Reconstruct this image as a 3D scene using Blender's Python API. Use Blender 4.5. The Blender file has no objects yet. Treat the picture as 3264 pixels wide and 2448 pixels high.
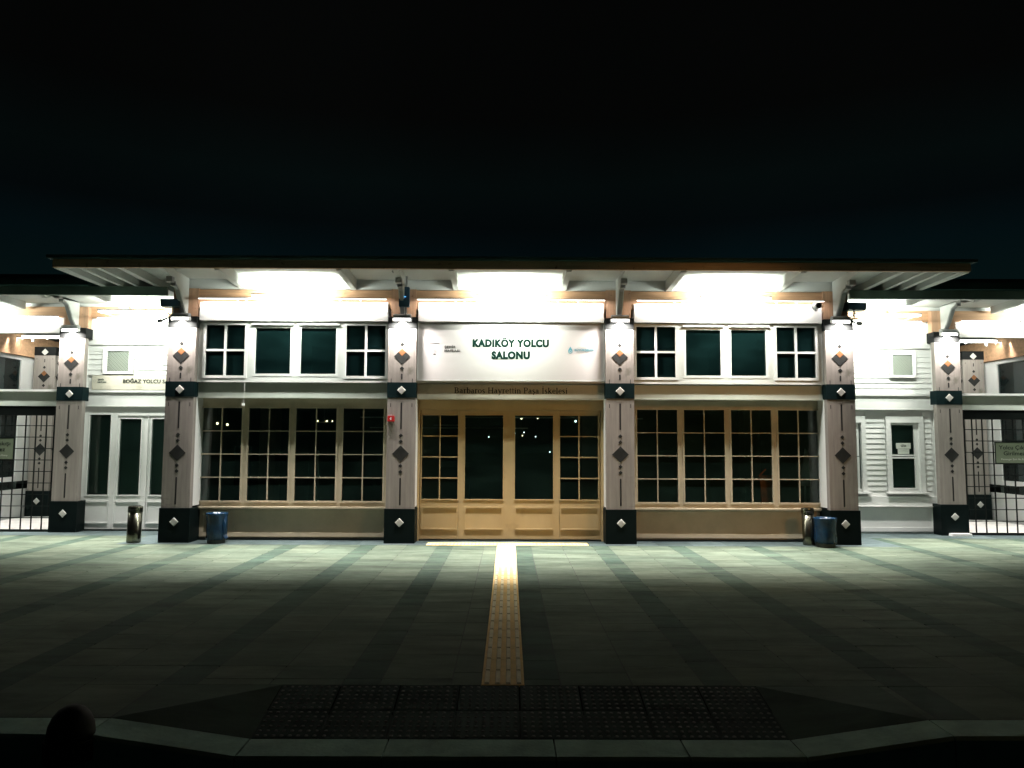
import bpy, math, random
from mathutils import Vector, Matrix
R = math.radians
random.seed(7)
S = bpy.context.scene
COL = S.collection

# ---------------------------------------------------------------- camera
PITCH, YAW, ROLL = math.atan(190/2350.), 0.004, 0.0041
CAM_H, CAM_D = 1.67, 12.5
cd = bpy.data.cameras.new("camera"); cam = bpy.data.objects.new("camera", cd); COL.objects.link(cam)
cd.sensor_fit = 'HORIZONTAL'; cd.sensor_width = 36.0; cd.lens = 36.0*2350/3264
cd.clip_start = 0.05; cd.clip_end = 2000
_f = Vector((math.sin(YAW)*math.cos(PITCH), math.cos(YAW)*math.cos(PITCH), math.sin(PITCH)))
_r = Vector((math.cos(YAW), -math.sin(YAW), 0)); _u = _r.cross(_f)
_r2 = _r*math.cos(ROLL)+_u*math.sin(ROLL); _u2 = -_r*math.sin(ROLL)+_u*math.cos(ROLL)
cam.matrix_world = Matrix((( _r2.x, _u2.x, -_f.x, 0), (_r2.y, _u2.y, -_f.y, -CAM_D), (_r2.z, _u2.z, -_f.z, CAM_H), (0, 0, 0, 1)))
S.camera = cam

# ---------------------------------------------------------------- night sky: faint city glow low down, black above
w = bpy.data.worlds.new("World"); S.world = w; w.use_nodes = True
nt = w.node_tree; nt.nodes.clear()
wo = nt.nodes.new('ShaderNodeOutputWorld'); bg = nt.nodes.new('ShaderNodeBackground')
tc = nt.nodes.new('ShaderNodeTexCoord'); sx = nt.nodes.new('ShaderNodeSeparateXYZ')
rp = nt.nodes.new('ShaderNodeValToRGB')
nt.links.new(tc.outputs['Generated'], sx.inputs[0]); nt.links.new(sx.outputs['Z'], rp.inputs[0])
el = rp.color_ramp.elements
el[0].position = 0.0; el[0].color = (0.003, 0.009, 0.007, 1)
el[1].position = 1.0; el[1].color = (0.0012, 0.0013, 0.0012, 1)
for p, c in ((0.24, (0.0010, 0.0040, 0.0050, 1)), (0.285, (0.0010, 0.0022, 0.0026, 1)), (0.335, (0.0013, 0.0030, 0.0030, 1)), (0.41, (0.0012, 0.0014, 0.0013, 1))):
    e = el.new(p); e.color = c
nz = nt.nodes.new('ShaderNodeTexNoise'); nz.inputs['Scale'].default_value = 2.2; nz.inputs['Detail'].default_value = 5
mr = nt.nodes.new('ShaderNodeMapRange'); mr.inputs['From Min'].default_value = 0.3; mr.inputs['From Max'].default_value = 0.7
mr.inputs['To Min'].default_value = 0.75; mr.inputs['To Max'].default_value = 1.25
nt.links.new(tc.outputs['Generated'], nz.inputs['Vector']); nt.links.new(nz.outputs[0], mr.inputs['Value'])
nt.links.new(rp.outputs[0], bg.inputs['Color']); nt.links.new(mr.outputs[0], bg.inputs['Strength'])
nt.links.new(bg.outputs[0], wo.inputs['Surface'])

S.view_settings.view_transform = 'Standard'; S.view_settings.look = 'None'
S.view_settings.exposure = 0.0; S.view_settings.gamma = 1.0
S.cycles.max_bounces = 6; S.cycles.diffuse_bounces = 3; S.cycles.glossy_bounces = 3
S.cycles.transparent_max_bounces = 12; S.cycles.sample_clamp_indirect = 4.0
S.cycles.use_denoising = True

# light levels (W / radiance)
BATTEN_L = 6.0      # radiance of the fluorescent tubes
BATTEN_A = 215.0     # narrow beam added below each batten to brighten the near ground
BATTEN_B = 75.0     # the part of each batten that washes the white box and the soffit
BATTEN_R = 26.0      # slim rail along the top of each white box
COLLAMP_L = 8.0
COLLAMP_W = 52.0
SODIUM_W = 900.0

# ---------------------------------------------------------------- materials
def srgb(r, g, b):
    return tuple(((c/255.)/12.92 if c/255. <= 0.04045 else ((c/255.+0.055)/1.055)**2.4) for c in (r, g, b))
def mat(name, col, rough=0.6, metal=0.0, spec=0.35, var=0.12, scale=3.0, grain=None, bump=0.0, bscale=40.0, emit=None, stre=0.0, spots=None, coat=0.0):
    m = bpy.data.materials.new(name); m.use_nodes = True
    t = m.node_tree; b = t.nodes['Principled BSDF']
    b.inputs['Roughness'].default_value = rough; b.inputs['Metallic'].default_value = metal
    b.inputs['Coat Weight'].default_value = coat; b.inputs['Specular IOR Level'].default_value = spec
    tc = t.nodes.new('ShaderNodeTexCoord'); mp = t.nodes.new('ShaderNodeMapping')
    t.links.new(tc.outputs['Object'], mp.inputs[0])
    if grain: mp.inputs['Scale'].default_value = grain
    n = t.nodes.new('ShaderNodeTexNoise'); n.inputs['Scale'].default_value = scale; n.inputs['Detail'].default_value = 6
    n.inputs['Roughness'].default_value = 0.62
    t.links.new(mp.outputs[0], n.inputs['Vector'])
    r = t.nodes.new('ShaderNodeValToRGB')
    r.color_ramp.elements[0].position = 0.3; r.color_ramp.elements[1].position = 0.7
    r.color_ramp.elements[0].color = tuple(max(0, c*(1-var)) for c in col)+(1,)
    r.color_ramp.elements[1].color = tuple(min(1, c*(1+var)) for c in col)+(1,)
    t.links.new(n.outputs[0], r.inputs[0])
    out = r.outputs[0]
    if spots:
        n2 = t.nodes.new('ShaderNodeTexNoise'); n2.inputs['Scale'].default_value = spots[0]; n2.inputs['Detail'].default_value = 4
        r2 = t.nodes.new('ShaderNodeValToRGB'); r2.color_ramp.elements[0].position = spots[1]; r2.color_ramp.elements[1].position = spots[1]+0.10
        t.links.new(tc.outputs['Object'], n2.inputs['Vector']); t.links.new(n2.outputs[0], r2.inputs[0])
        mx = t.nodes.new('ShaderNodeMixRGB'); mx.inputs[2].default_value = tuple(spots[2])+(1,)
        t.links.new(r2.outputs[0], mx.inputs[0]); t.links.new(out, mx.inputs[1]); out = mx.outputs[0]
    t.links.new(out, b.inputs['Base Color'])
    if bump:
        n3 = t.nodes.new('ShaderNodeTexNoise'); n3.inputs['Scale'].default_value = bscale; n3.inputs['Detail'].default_value = 4
        t.links.new(mp.outputs[0], n3.inputs['Vector'])
        bp = t.nodes.new('ShaderNodeBump'); bp.inputs['Strength'].default_value = bump; bp.inputs['Distance'].default_value = 0.01
        t.links.new(n3.outputs[0], bp.inputs['Height']); t.links.new(bp.outputs[0], b.inputs['Normal'])
    if emit:
        b.inputs['Emission Color'].default_value = tuple(emit)+(1,); b.inputs['Emission Strength'].default_value = stre
    return m

def attr_mat(name, ca, cb, rough=0.72, spots=None, bump=0.25):
    """slab material: each face carries a 0..1 shade attribute"""
    m = bpy.data.materials.new(name); m.use_nodes = True; t = m.node_tree; b = t.nodes['Principled BSDF']
    b.inputs['Specular IOR Level'].default_value = 0.02
    a = t.nodes.new('ShaderNodeAttribute'); a.attribute_name = 'shade'
    r = t.nodes.new('ShaderNodeValToRGB'); r.color_ramp.elements[0].color = tuple(ca)+(1,); r.color_ramp.elements[1].color = tuple(cb)+(1,)
    t.links.new(a.outputs['Fac'], r.inputs[0])
    tc = t.nodes.new('ShaderNodeTexCoord'); n = t.nodes.new('ShaderNodeTexNoise'); n.inputs['Scale'].default_value = 1.6; n.inputs['Detail'].default_value = 8; n.inputs['Roughness'].default_value = 0.7
    mp = t.nodes.new('ShaderNodeMapping'); mp.inputs['Scale'].default_value = (0.6, 2.0, 1)
    t.links.new(tc.outputs['Object'], mp.inputs[0]); t.links.new(mp.outputs[0], n.inputs['Vector'])
    mr = t.nodes.new('ShaderNodeMapRange'); mr.inputs['From Min'].default_value = 0.3; mr.inputs['From Max'].default_value = 0.7; mr.inputs['To Min'].default_value = 0.48; mr.inputs['To Max'].default_value = 1.3
    t.links.new(n.outputs[0], mr.inputs['Value'])
    mx = t.nodes.new('ShaderNodeMixRGB'); mx.blend_type = 'MULTIPLY'; mx.inputs[0].default_value = 1
    t.links.new(r.outputs[0], mx.inputs[1]); t.links.new(mr.outputs[0], mx.inputs[2])
    t.links.new(mx.outputs[0], b.inputs['Base Color'])
    n2 = t.nodes.new('ShaderNodeTexNoise'); n2.inputs['Scale'].default_value = 9; n2.inputs['Detail'].default_value = 6
    t.links.new(tc.outputs['Object'], n2.inputs['Vector'])
    m2 = t.nodes.new('ShaderNodeMapRange'); m2.inputs['To Min'].default_value = rough-0.14; m2.inputs['To Max'].default_value = rough+0.2
    t.links.new(n2.outputs[0], m2.inputs['Value']); t.links.new(m2.outputs[0], b.inputs['Roughness'])
    n3 = t.nodes.new('ShaderNodeTexNoise'); n3.inputs['Scale'].default_value = 120; n3.inputs['Detail'].default_value = 3
    t.links.new(tc.outputs['Object'], n3.inputs['Vector'])
    bp = t.nodes.new('ShaderNodeBump'); bp.inputs['Strength'].default_value = bump; bp.inputs['Distance'].default_value = 0.004
    t.links.new(n3.outputs[0], bp.inputs['Height']); t.links.new(bp.outputs[0], b.inputs['Normal'])
    return m

def glass_mat(name, film, film_col, tint=(0.8, 0.9, 0.87)):
    m = bpy.data.materials.new(name); m.use_nodes = True; t = m.node_tree; t.nodes.clear()
    o = t.nodes.new('ShaderNodeOutputMaterial'); tr = t.nodes.new('ShaderNodeBsdfTransparent'); tr.inputs[0].default_value = tint+(1,)
    gl = t.nodes.new('ShaderNodeBsdfGlossy'); gl.inputs['Roughness'].default_value = 0.02
    df = t.nodes.new('ShaderNodeBsdfDiffuse'); df.inputs[0].default_value = film_col+(1,)
    fr = t.nodes.new('ShaderNodeFresnel'); fr.inputs[0].default_value = 1.52
    m1 = t.nodes.new('ShaderNodeMixShader'); m2 = t.nodes.new('ShaderNodeMixShader')
    tc = t.nodes.new('ShaderNodeTexCoord'); n = t.nodes.new('ShaderNodeTexNoise'); n.inputs['Scale'].default_value = 1.3; n.inputs['Detail'].default_value = 5
    mp = t.nodes.new('ShaderNodeMapping'); mp.inputs['Scale'].default_value = (1, 1, 2.5)
    t.links.new(tc.outputs['Object'], mp.inputs[0]); t.links.new(mp.outputs[0], n.inputs['Vector'])
    mr = t.nodes.new('ShaderNodeMapRange'); mr.inputs['From Min'].default_value = 0.3; mr.inputs['From Max'].default_value = 0.7; mr.inputs['To Min'].default_value = film*0.45; mr.inputs['To Max'].default_value = film*1.5
    t.links.new(n.outputs[0], mr.inputs['Value']); t.links.new(mr.outputs[0], m1.inputs[0])
    t.links.new(tr.outputs[0], m1.inputs[1]); t.links.new(df.outputs[0], m1.inputs[2])
    t.links.new(fr.outputs[0], m2.inputs[0]); t.links.new(m1.outputs[0], m2.inputs[1]); t.links.new(gl.outputs[0], m2.inputs[2])
    t.links.new(m2.outputs[0], o.inputs[0])
    return m

def emat(name, col, st):
    m = bpy.data.materials.new(name); m.use_nodes = True; t = m.node_tree; b = t.nodes['Principled BSDF']
    b.inputs['Base Color'].default_value = (0.8, 0.8, 0.8, 1)
    b.inputs['Emission Color'].default_value = tuple(col)+(1,); b.inputs['Emission Strength'].default_value = st
    return m

M = dict(
 white=mat('white_paint', (0.78, 0.78, 0.76), 0.55, var=0.05, scale=2),
 soffit=mat('soffit_paint', (0.66, 0.68, 0.66), 0.6, var=0.07, scale=1.5),
 lower=mat('aged_cream_paint', (0.47, 0.40, 0.29), 0.55, var=0.12, scale=2.2, bump=0.1, spots=(1.7, 0.60, (0.37, 0.33, 0.24))),
 grey=mat('grey_board_paint', (0.72, 0.74, 0.68), 0.6, var=0.10, scale=1.6, spots=(2.0, 0.6, (0.64, 0.65, 0.58))),
 door=mat('ochre_door_paint', (0.47, 0.35, 0.185), 0.5, var=0.08, scale=2.0, grain=(1, 1, 0.4), spots=(3.0, 0.62, (0.40, 0.29, 0.15))),
 signgrey=mat('stained_sign_board', (0.66, 0.62, 0.52), 0.5, var=0.12, scale=1.2, spots=(2.6, 0.55, (0.50, 0.46, 0.37))),
 wood=mat('glued_pine_beam', (0.52, 0.31, 0.18), 0.6, var=0.22, scale=3.0, grain=(0.5, 4, 6), spots=(16, 0.68, (0.24, 0.11, 0.05))),
 fascia=mat('fascia_board', (0.50, 0.36, 0.23), 0.65, var=0.22, scale=3.0, grain=(0.5, 4, 6), spots=(9, 0.64, (0.20, 0.12, 0.07))),
 studpale=mat('lit_stud', (0.20, 0.20, 0.18), 0.5, spec=0.3, var=0.3, scale=20),  # paler colour paints in the light the studs catch
 topband=mat('top_band_paint', (0.012, 0.013, 0.013), 0.8, spec=0.05, var=0.2),
 wingfascia=mat('grey_green_fascia', (0.16, 0.24, 0.21), 0.6, var=0.15),
 post=mat('glued_pine_post', (0.50, 0.30, 0.19), 0.6, var=0.22, scale=3.0, grain=(6, 4, 0.5), spots=(16, 0.66, (0.22, 0.10, 0.05))),
 shaft=mat('weathered_board', (0.245, 0.220, 0.198), 0.7, var=0.20, scale=2.2, grain=(7, 7, 0.45), bump=0.3, bscale=22, spots=(3.0, 0.64, (0.15, 0.14, 0.115))),
 dark=mat('dark_green_paint', (0.004, 0.008, 0.008), 0.45, spec=0.06, var=0.2, scale=3),
 bandp=mat('dark_band_paint', (0.004, 0.012, 0.013), 0.6, spec=0.06, var=0.15, scale=3),
 darkinlay=mat('dark_inlay_metal', (0.022, 0.023, 0.022), 0.7, spec=0.12, metal=0.0, var=0.25, scale=6),
 brown=mat('copper_inlay', (0.20, 0.09, 0.04), 0.7, spec=0.1, metal=0.0, var=0.15, scale=6),
 steelinlay=mat('pale_inlay_metal', (0.52, 0.51, 0.48), 0.4, metal=0.15, var=0.1, scale=6),
 slot=mat('slot_recess', (0.010, 0.010, 0.010), 0.8),
 iron=mat('black_iron', (0.010, 0.013, 0.012), 0.45, metal=0.5, var=0.3),
 steel=mat('brushed_steel', (0.17, 0.17, 0.13), 0.24, metal=1.0, var=0.2, scale=4, grain=(4, 4, 0.4)),
 alum=mat('grey_lamp_housing', (0.34, 0.35, 0.35), 0.45, metal=0.4, var=0.1),
 bag=mat('blue_plastic_bag', (0.004, 0.020, 0.045), 0.25, var=0.45, scale=7, bump=0.8, bscale=9),
 binmesh=mat('dull_bin_metal', (0.05, 0.055, 0.05), 0.5, metal=0.5),
 red=mat('red_plastic', (0.42, 0.02, 0.02), 0.35, var=0.05),
 bluebox=mat('slate_blue_plastic', (0.035, 0.09, 0.15), 0.4, var=0.08),
 camgrey=mat('grey_plastic', (0.05, 0.075, 0.085), 0.4, var=0.1),
 text=mat('dark_green_lettering', (0.004, 0.026, 0.019), 0.5, spec=0.06, var=0.05),
 textblack=mat('black_lettering', (0.008, 0.012, 0.010), 0.5, spec=0.06, var=0.05),
 textpale=mat('faded_lettering', (0.42, 0.44, 0.38), 0.5, var=0.05),
 textblue=mat('pale_blue_lettering', (0.12, 0.36, 0.44), 0.5, var=0.08),
 emblemp=mat('faded_pink_print', (0.55, 0.44, 0.46), 0.5, var=0.05),
 whitetext=mat('white_lettering', (0.8, 0.8, 0.8), 0.5, var=0.02),
 panel=mat('white_sign_panel', (0.66, 0.63, 0.62), 0.35, var=0.04, scale=1.2),
 yellow=mat('yellow_tactile', (0.80, 0.56, 0.21), 0.6, spec=0.15, var=0.16, scale=5, bump=0.2, spots=(6, 0.64, (0.55, 0.44, 0.20))),
 yellowbar=mat('pale_guide_bar', (0.86, 0.76, 0.50), 0.55, spec=0.2, var=0.15, scale=8),  # raised bars in a paler yellow than the strip base
 tactdark=attr_mat('grey_tactile', (0.034, 0.050, 0.042), (0.056, 0.078, 0.066)),
 slab=attr_mat('paving_slab', (0.036, 0.057, 0.044), (0.088, 0.108, 0.079)),
 border=attr_mat('granite_border', (0.040, 0.056, 0.056), (0.070, 0.094, 0.094), rough=0.62),
 joint=mat('joint_sand', (0.018, 0.022, 0.018), 0.9),
 kerb=mat('kerb_stone', (0.26, 0.40, 0.33), 0.7, spec=0.1, var=0.25, scale=5, bump=0.4),
 asphalt=mat('asphalt', (0.03, 0.03, 0.032), 0.85, var=0.3, scale=30, bump=0.6),
 roofing=mat('dark_roofing', (0.02, 0.05, 0.05), 0.6, spec=0.1, var=0.2),
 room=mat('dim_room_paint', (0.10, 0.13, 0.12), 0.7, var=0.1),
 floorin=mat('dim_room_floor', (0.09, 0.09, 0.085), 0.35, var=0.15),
 passfloor=mat('passage_floor', (0.55, 0.55, 0.52), 0.5, var=0.12),
 orange=mat('orange_plastic', (0.55, 0.12, 0.03), 0.5),
 paper=mat('white_paper', (0.62, 0.65, 0.58), 0.7, var=0.05),
 gatesign=mat('grey_sign_plate', (0.11, 0.135, 0.09), 0.5, var=0.1),
 lattice=mat('pale_green_lattice', (0.22, 0.25, 0.21), 0.6, var=0.05),
 concrete=mat('dark_concrete', (0.012, 0.013, 0.012), 0.8, var=0.2),
 glass=glass_mat('window_glass', 0.05, (0.10, 0.22, 0.18)),
 uglass=glass_mat('upper_window_glass', 0.09, (0.03, 0.10, 0.10), (0.30, 0.40, 0.40)),  # teal diffuse layer imitates reflected glare on the upper panes
 tube=emat('fluorescent_tube', (1.0, 1.0, 0.95), BATTEN_L),
 coltube=emat('short_fluorescent_tube', (1.0, 0.98, 0.95), COLLAMP_L),
 bulb=emat('warm_bulb', (1.0, 0.75, 0.45), 6.0),
 coolglint=emat('cool_glint', (0.8, 0.95, 1.0), 5.0),
 bluescreen=emat('blue_screen', (0.02, 0.08, 1.0), 0.35),
 led=emat('blue_indicator', (0.05, 0.35, 1.0), 3.0),
 redlamp=emat('red_lamp', (1.0, 0.02, 0.03), 0.9),
 sodium=emat('sodium_lamp_glass', (1.0, 0.55, 0.18), 25.0),
)

# ---------------------------------------------------------------- mesh helpers
class MB:
    def __init__(s): s.v = []; s.f = []; s.shade = []
    def face(s, pts, sh=0.5):
        i = len(s.v); s.v += [tuple(p) for p in pts]; s.f.append(tuple(range(i, i+len(pts)))); s.shade.append(sh); return s
    def poly(s, vs, fs, sh=0.5):
        i = len(s.v); s.v += [tuple(p) for p in vs]
        for f in fs: s.f.append(tuple(i+k for k in f)); s.shade.append(sh)
        return s
    def box(s, x0, x1, y0, y1, z0, z1, sh=0.5):
        return s.poly([(x0,y0,z0),(x1,y0,z0),(x1,y1,z0),(x0,y1,z0),(x0,y0,z1),(x1,y0,z1),(x1,y1,z1),(x0,y1,z1)],
               [(0,3,2,1),(4,5,6,7),(0,1,5,4),(1,2,6,5),(2,3,7,6),(3,0,4,7)], sh)
    def prism(s, pts, axis, a, b):
        """extrude a 2-D outline; axis 'y': pts are (x,z); axis 'x': pts are (y,z); axis 'z': pts (x,y)"""
        def P(p, t): return {'y': (p[0], t, p[1]), 'x': (t, p[0], p[1]), 'z': (p[0], p[1], t)}[axis]
        n = len(pts)
        vs = [P(p, a) for p in pts]+[P(p, b) for p in pts]
        fs = [tuple(range(n-1, -1, -1)), tuple(range(n, 2*n))]+[(i, (i+1) % n, n+(i+1) % n, n+i) for i in range(n)]
        return s.poly(vs, fs)
    def tube(s, p0, p1, r0, r1=None, n=10, caps=True):
        r1 = r0 if r1 is None else r1
        a = Vector(p0); b = Vector(p1); d = (b-a).normalized()
        u = d.orthogonal().normalized(); v = d.cross(u)
        vs = [tuple(a+(u*math.cos(2*math.pi*k/n)+v*math.sin(2*math.pi*k/n))*r0) for k in range(n)]
        vs += [tuple(b+(u*math.cos(2*math.pi*k/n)+v*math.sin(2*math.pi*k/n))*r1) for k in range(n)]
        fs = [(k, (k+1) % n, n+(k+1) % n, n+k) for k in range(n)]
        if caps: fs += [tuple(range(n-1, -1, -1)), tuple(range(n, 2*n))]
        return s.poly(vs, fs)
    def path(s, pts, r, n=8):
        for a, b in zip(pts, pts[1:]): s.tube(a, b, r, n=n)
        return s
    def lathe(s, cx, cy, prof, n=20, jit=None):
        vs = []
        for (r, z) in prof:
            for k in range(n):
                a = 2*math.pi*k/n; rr = r*(1+(jit(k, z) if jit else 0)); vs.append((cx+rr*math.cos(a), cy+rr*math.sin(a), z))
        fs = []
        for i in range(len(prof)-1):
            for k in range(n): fs.append((i*n+k, i*n+(k+1) % n, (i+1)*n+(k+1) % n, (i+1)*n+k))
        fs.append(tuple(range(n-1, -1, -1))); fs.append(tuple((len(prof)-1)*n+k for k in range(n)))
        return s.poly(vs, fs)
    def dia(s, cx, cz, h, y0, y1, bev=0.0):
        if bev:
            o = [(cx-h,cz),(cx,cz-h),(cx+h,cz),(cx,cz+h)]; k = h-bev
            q = [(cx-k,cz),(cx,cz-k),(cx+k,cz),(cx,cz+k)]
            vs = [(x, y1, z) for x, z in o]+[(x, y0+bev*0.5, z) for x, z in o]+[(x, y0, z) for x, z in q]
            fs = [(i, (i+1) % 4, 4+(i+1) % 4, 4+i) for i in range(4)]+[(4+i, 4+(i+1) % 4, 8+(i+1) % 4, 8+i) for i in range(4)]+[(8,9,10,11)]
            return s.poly(vs, fs)
        return s.prism([(cx-h,cz),(cx,cz-h),(cx+h,cz),(cx,cz+h)], 'y', y0, y1)
    def build(s, name, m, parent=None, smooth=False, attr=False):
        me = bpy.data.meshes.new(name); me.from_pydata(s.v, [], s.f); me.materials.append(M[m] if isinstance(m, str) else m)
        if smooth:
            for p in me.polygons: p.use_smooth = True
        if attr:
            a = me.attributes.new('shade', 'FLOAT', 'FACE')
            for i, sh in enumerate(s.shade): a.data[i].value = sh
        me.update()
        o = bpy.data.objects.new(name, me); COL.objects.link(o)
        if parent is not None:
            o.parent = parent
            o.matrix_parent_inverse = Matrix.Translation(-Vector(wloc(parent)))
        return o
def wloc(o):
    v = Vector(o.location)
    if o.parent is not None: v += o.matrix_parent_inverse.to_translation()+wloc(o.parent)
    return v
def empty(name, loc, label=None, cat=None, group=None):
    o = bpy.data.objects.new(name, None); COL.objects.link(o); o.location = loc; o.empty_display_size = 0.2
    tag(o, label, cat, group); return o
def tag(o, label=None, cat=None, group=None, kind=None):
    if label: o['label'] = label
    if cat: o['category'] = cat
    if group: o['group'] = group
    if kind: o['kind'] = kind
    return o
def copy_tree(o, parent=None):
    c = o.copy(); COL.objects.link(c)
    if parent is not None: c.parent = parent
    for ch in list(o.children): copy_tree(ch, c)
    return c
def B(x0, x1, y0, y1, z0, z1): return MB().box(x0, x1, y0, y1, z0, z1)
# children whose geometry is written relative to the thing's base (for things that get copied)
def local(mb, name, m, parent, **k):
    o = mb.build(name, m, None, **k); o.parent = parent; return o

def wall_holes(x0, x1, z0, z1, y0, y1, holes):
    """a wall sheet y0 (front) .. y1 with rectangular openings, one clean skin"""
    xs = sorted({x0, x1} | {h[0] for h in holes} | {h[1] for h in holes})
    zs = sorted({z0, z1} | {h[2] for h in holes} | {h[3] for h in holes})
    def solid(i, j):
        if i < 0 or j < 0 or i >= len(xs)-1 or j >= len(zs)-1: return False
        cx = (xs[i]+xs[i+1])/2; cz = (zs[j]+zs[j+1])/2
        return not any(h[0] < cx < h[1] and h[2] < cz < h[3] for h in holes)
    mb = MB()
    for i in range(len(xs)-1):
        for j in range(len(zs)-1):
            if not solid(i, j): continue
            a, b, c, d = xs[i], xs[i+1], zs[j], zs[j+1]
            mb.face([(a,y0,c),(b,y0,c),(b,y0,d),(a,y0,d)]); mb.face([(b,y1,c),(a,y1,c),(a,y1,d),(b,y1,d)])
            if not solid(i-1, j): mb.face([(a,y1,c),(a,y0,c),(a,y0,d),(a,y1,d)])
            if not solid(i+1, j): mb.face([(b,y0,c),(b,y1,c),(b,y1,d),(b,y0,d)])
            if not solid(i, j-1): mb.face([(a,y1,c),(b,y1,c),(b,y0,c),(a,y0,c)])
            if not solid(i, j+1): mb.face([(a,y0,d),(b,y0,d),(b,y1,d),(a,y1,d)])
    return mb

def window(parent, x0, x1, z0, z1, y, cols, rows, m='lower', gm='glass', fw=0.035, bw=0.022, fy=0.03, name='window', bars='muntin'):
    """glazed opening: frame (part) > pane, muntins.  y = front face of the frame"""
    mb = MB()
    mb.box(x0-fw, x0, y, y+fy, z0-fw, z1+fw); mb.box(x1, x1+fw, y, y+fy, z0-fw, z1+fw)
    mb.box(x0, x1, y, y+fy, z0-fw, z0); mb.box(x0, x1, y, y+fy, z1, z1+fw)
    fr = mb.build(name, m, parent)
    B(x0-0.004, x1+0.004, y+fy+0.004, y+fy+0.010, z0-0.004, z1+0.004).build('pane', gm, fr)
    if cols > 1 or rows > 1:
        mt = MB()
        xb = [x0+(x1-x0)*i/cols for i in range(1, cols)]
        for x in xb: mt.box(x-bw/2, x+bw/2, y+0.006, y+fy, z0, z1)
        edges = [x0]+xb+[x1]
        for j in range(1, rows):
            z = z0+(z1-z0)*j/rows
            for k in range(len(edges)-1):
                a = edges[k]+(bw/2 if k else 0); b_ = edges[k+1]-(bw/2 if k < len(edges)-2 else 0)
                mt.box(a, b_, y+0.009, y+fy, z-bw/2, z+bw/2)
        mt.build(bars, m, fr)
    return fr

def text(parent, s, x, z, size, y, m, bold=0.0, align='LEFT', width=None, name='lettering', sp=1.0, depth=0.004, rot=None):
    c = bpy.data.curves.new(name, 'FONT'); c.body = s; c.size = size; c.offset = bold; c.align_x = align; c.space_character = sp; c.resolution_u = 4
    o = bpy.data.objects.new(name+'_tmp', c); COL.objects.link(o)
    dg = bpy.context.evaluated_depsgraph_get(); dg.update()
    me = bpy.data.meshes.new_from_object(o.evaluated_get(dg)); bpy.data.objects.remove(o)
    vs = [v.co.copy() for v in me.vertices]; fs = [tuple(p.vertices) for p in me.polygons]
    bpy.data.meshes.remove(me)
    if not vs: return None
    w0 = min(v.x for v in vs); w1 = max(v.x for v in vs)
    kx = (width/(w1-w0)) if width else 1.0
    off = {'LEFT': 0 if width is None else w0, 'CENTER': (w0+w1)/2, 'RIGHT': w1}[align]
    mb = MB(); mb.poly([(x+(v.x-off)*kx, y-depth, z+v.y) for v in vs], fs)
    # thickness: skirt on boundary edges
    from collections import Counter
    cnt = Counter(); 
    for f in fs:
        for a, b in zip(f, f[1:]+f[:1]): cnt[(min(a, b), max(a, b))] += 1
    n = len(vs); mb.v += [(p[0], y, p[2]) for p in mb.v[:n]]
    for f in fs:
        for a, b in zip(f, f[1:]+f[:1]):
            if cnt[(min(a, b), max(a, b))] == 1: mb.f.append((b, a, a+n, b+n)); mb.shade.append(.5)
    return mb.build(name, m, parent)

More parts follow.
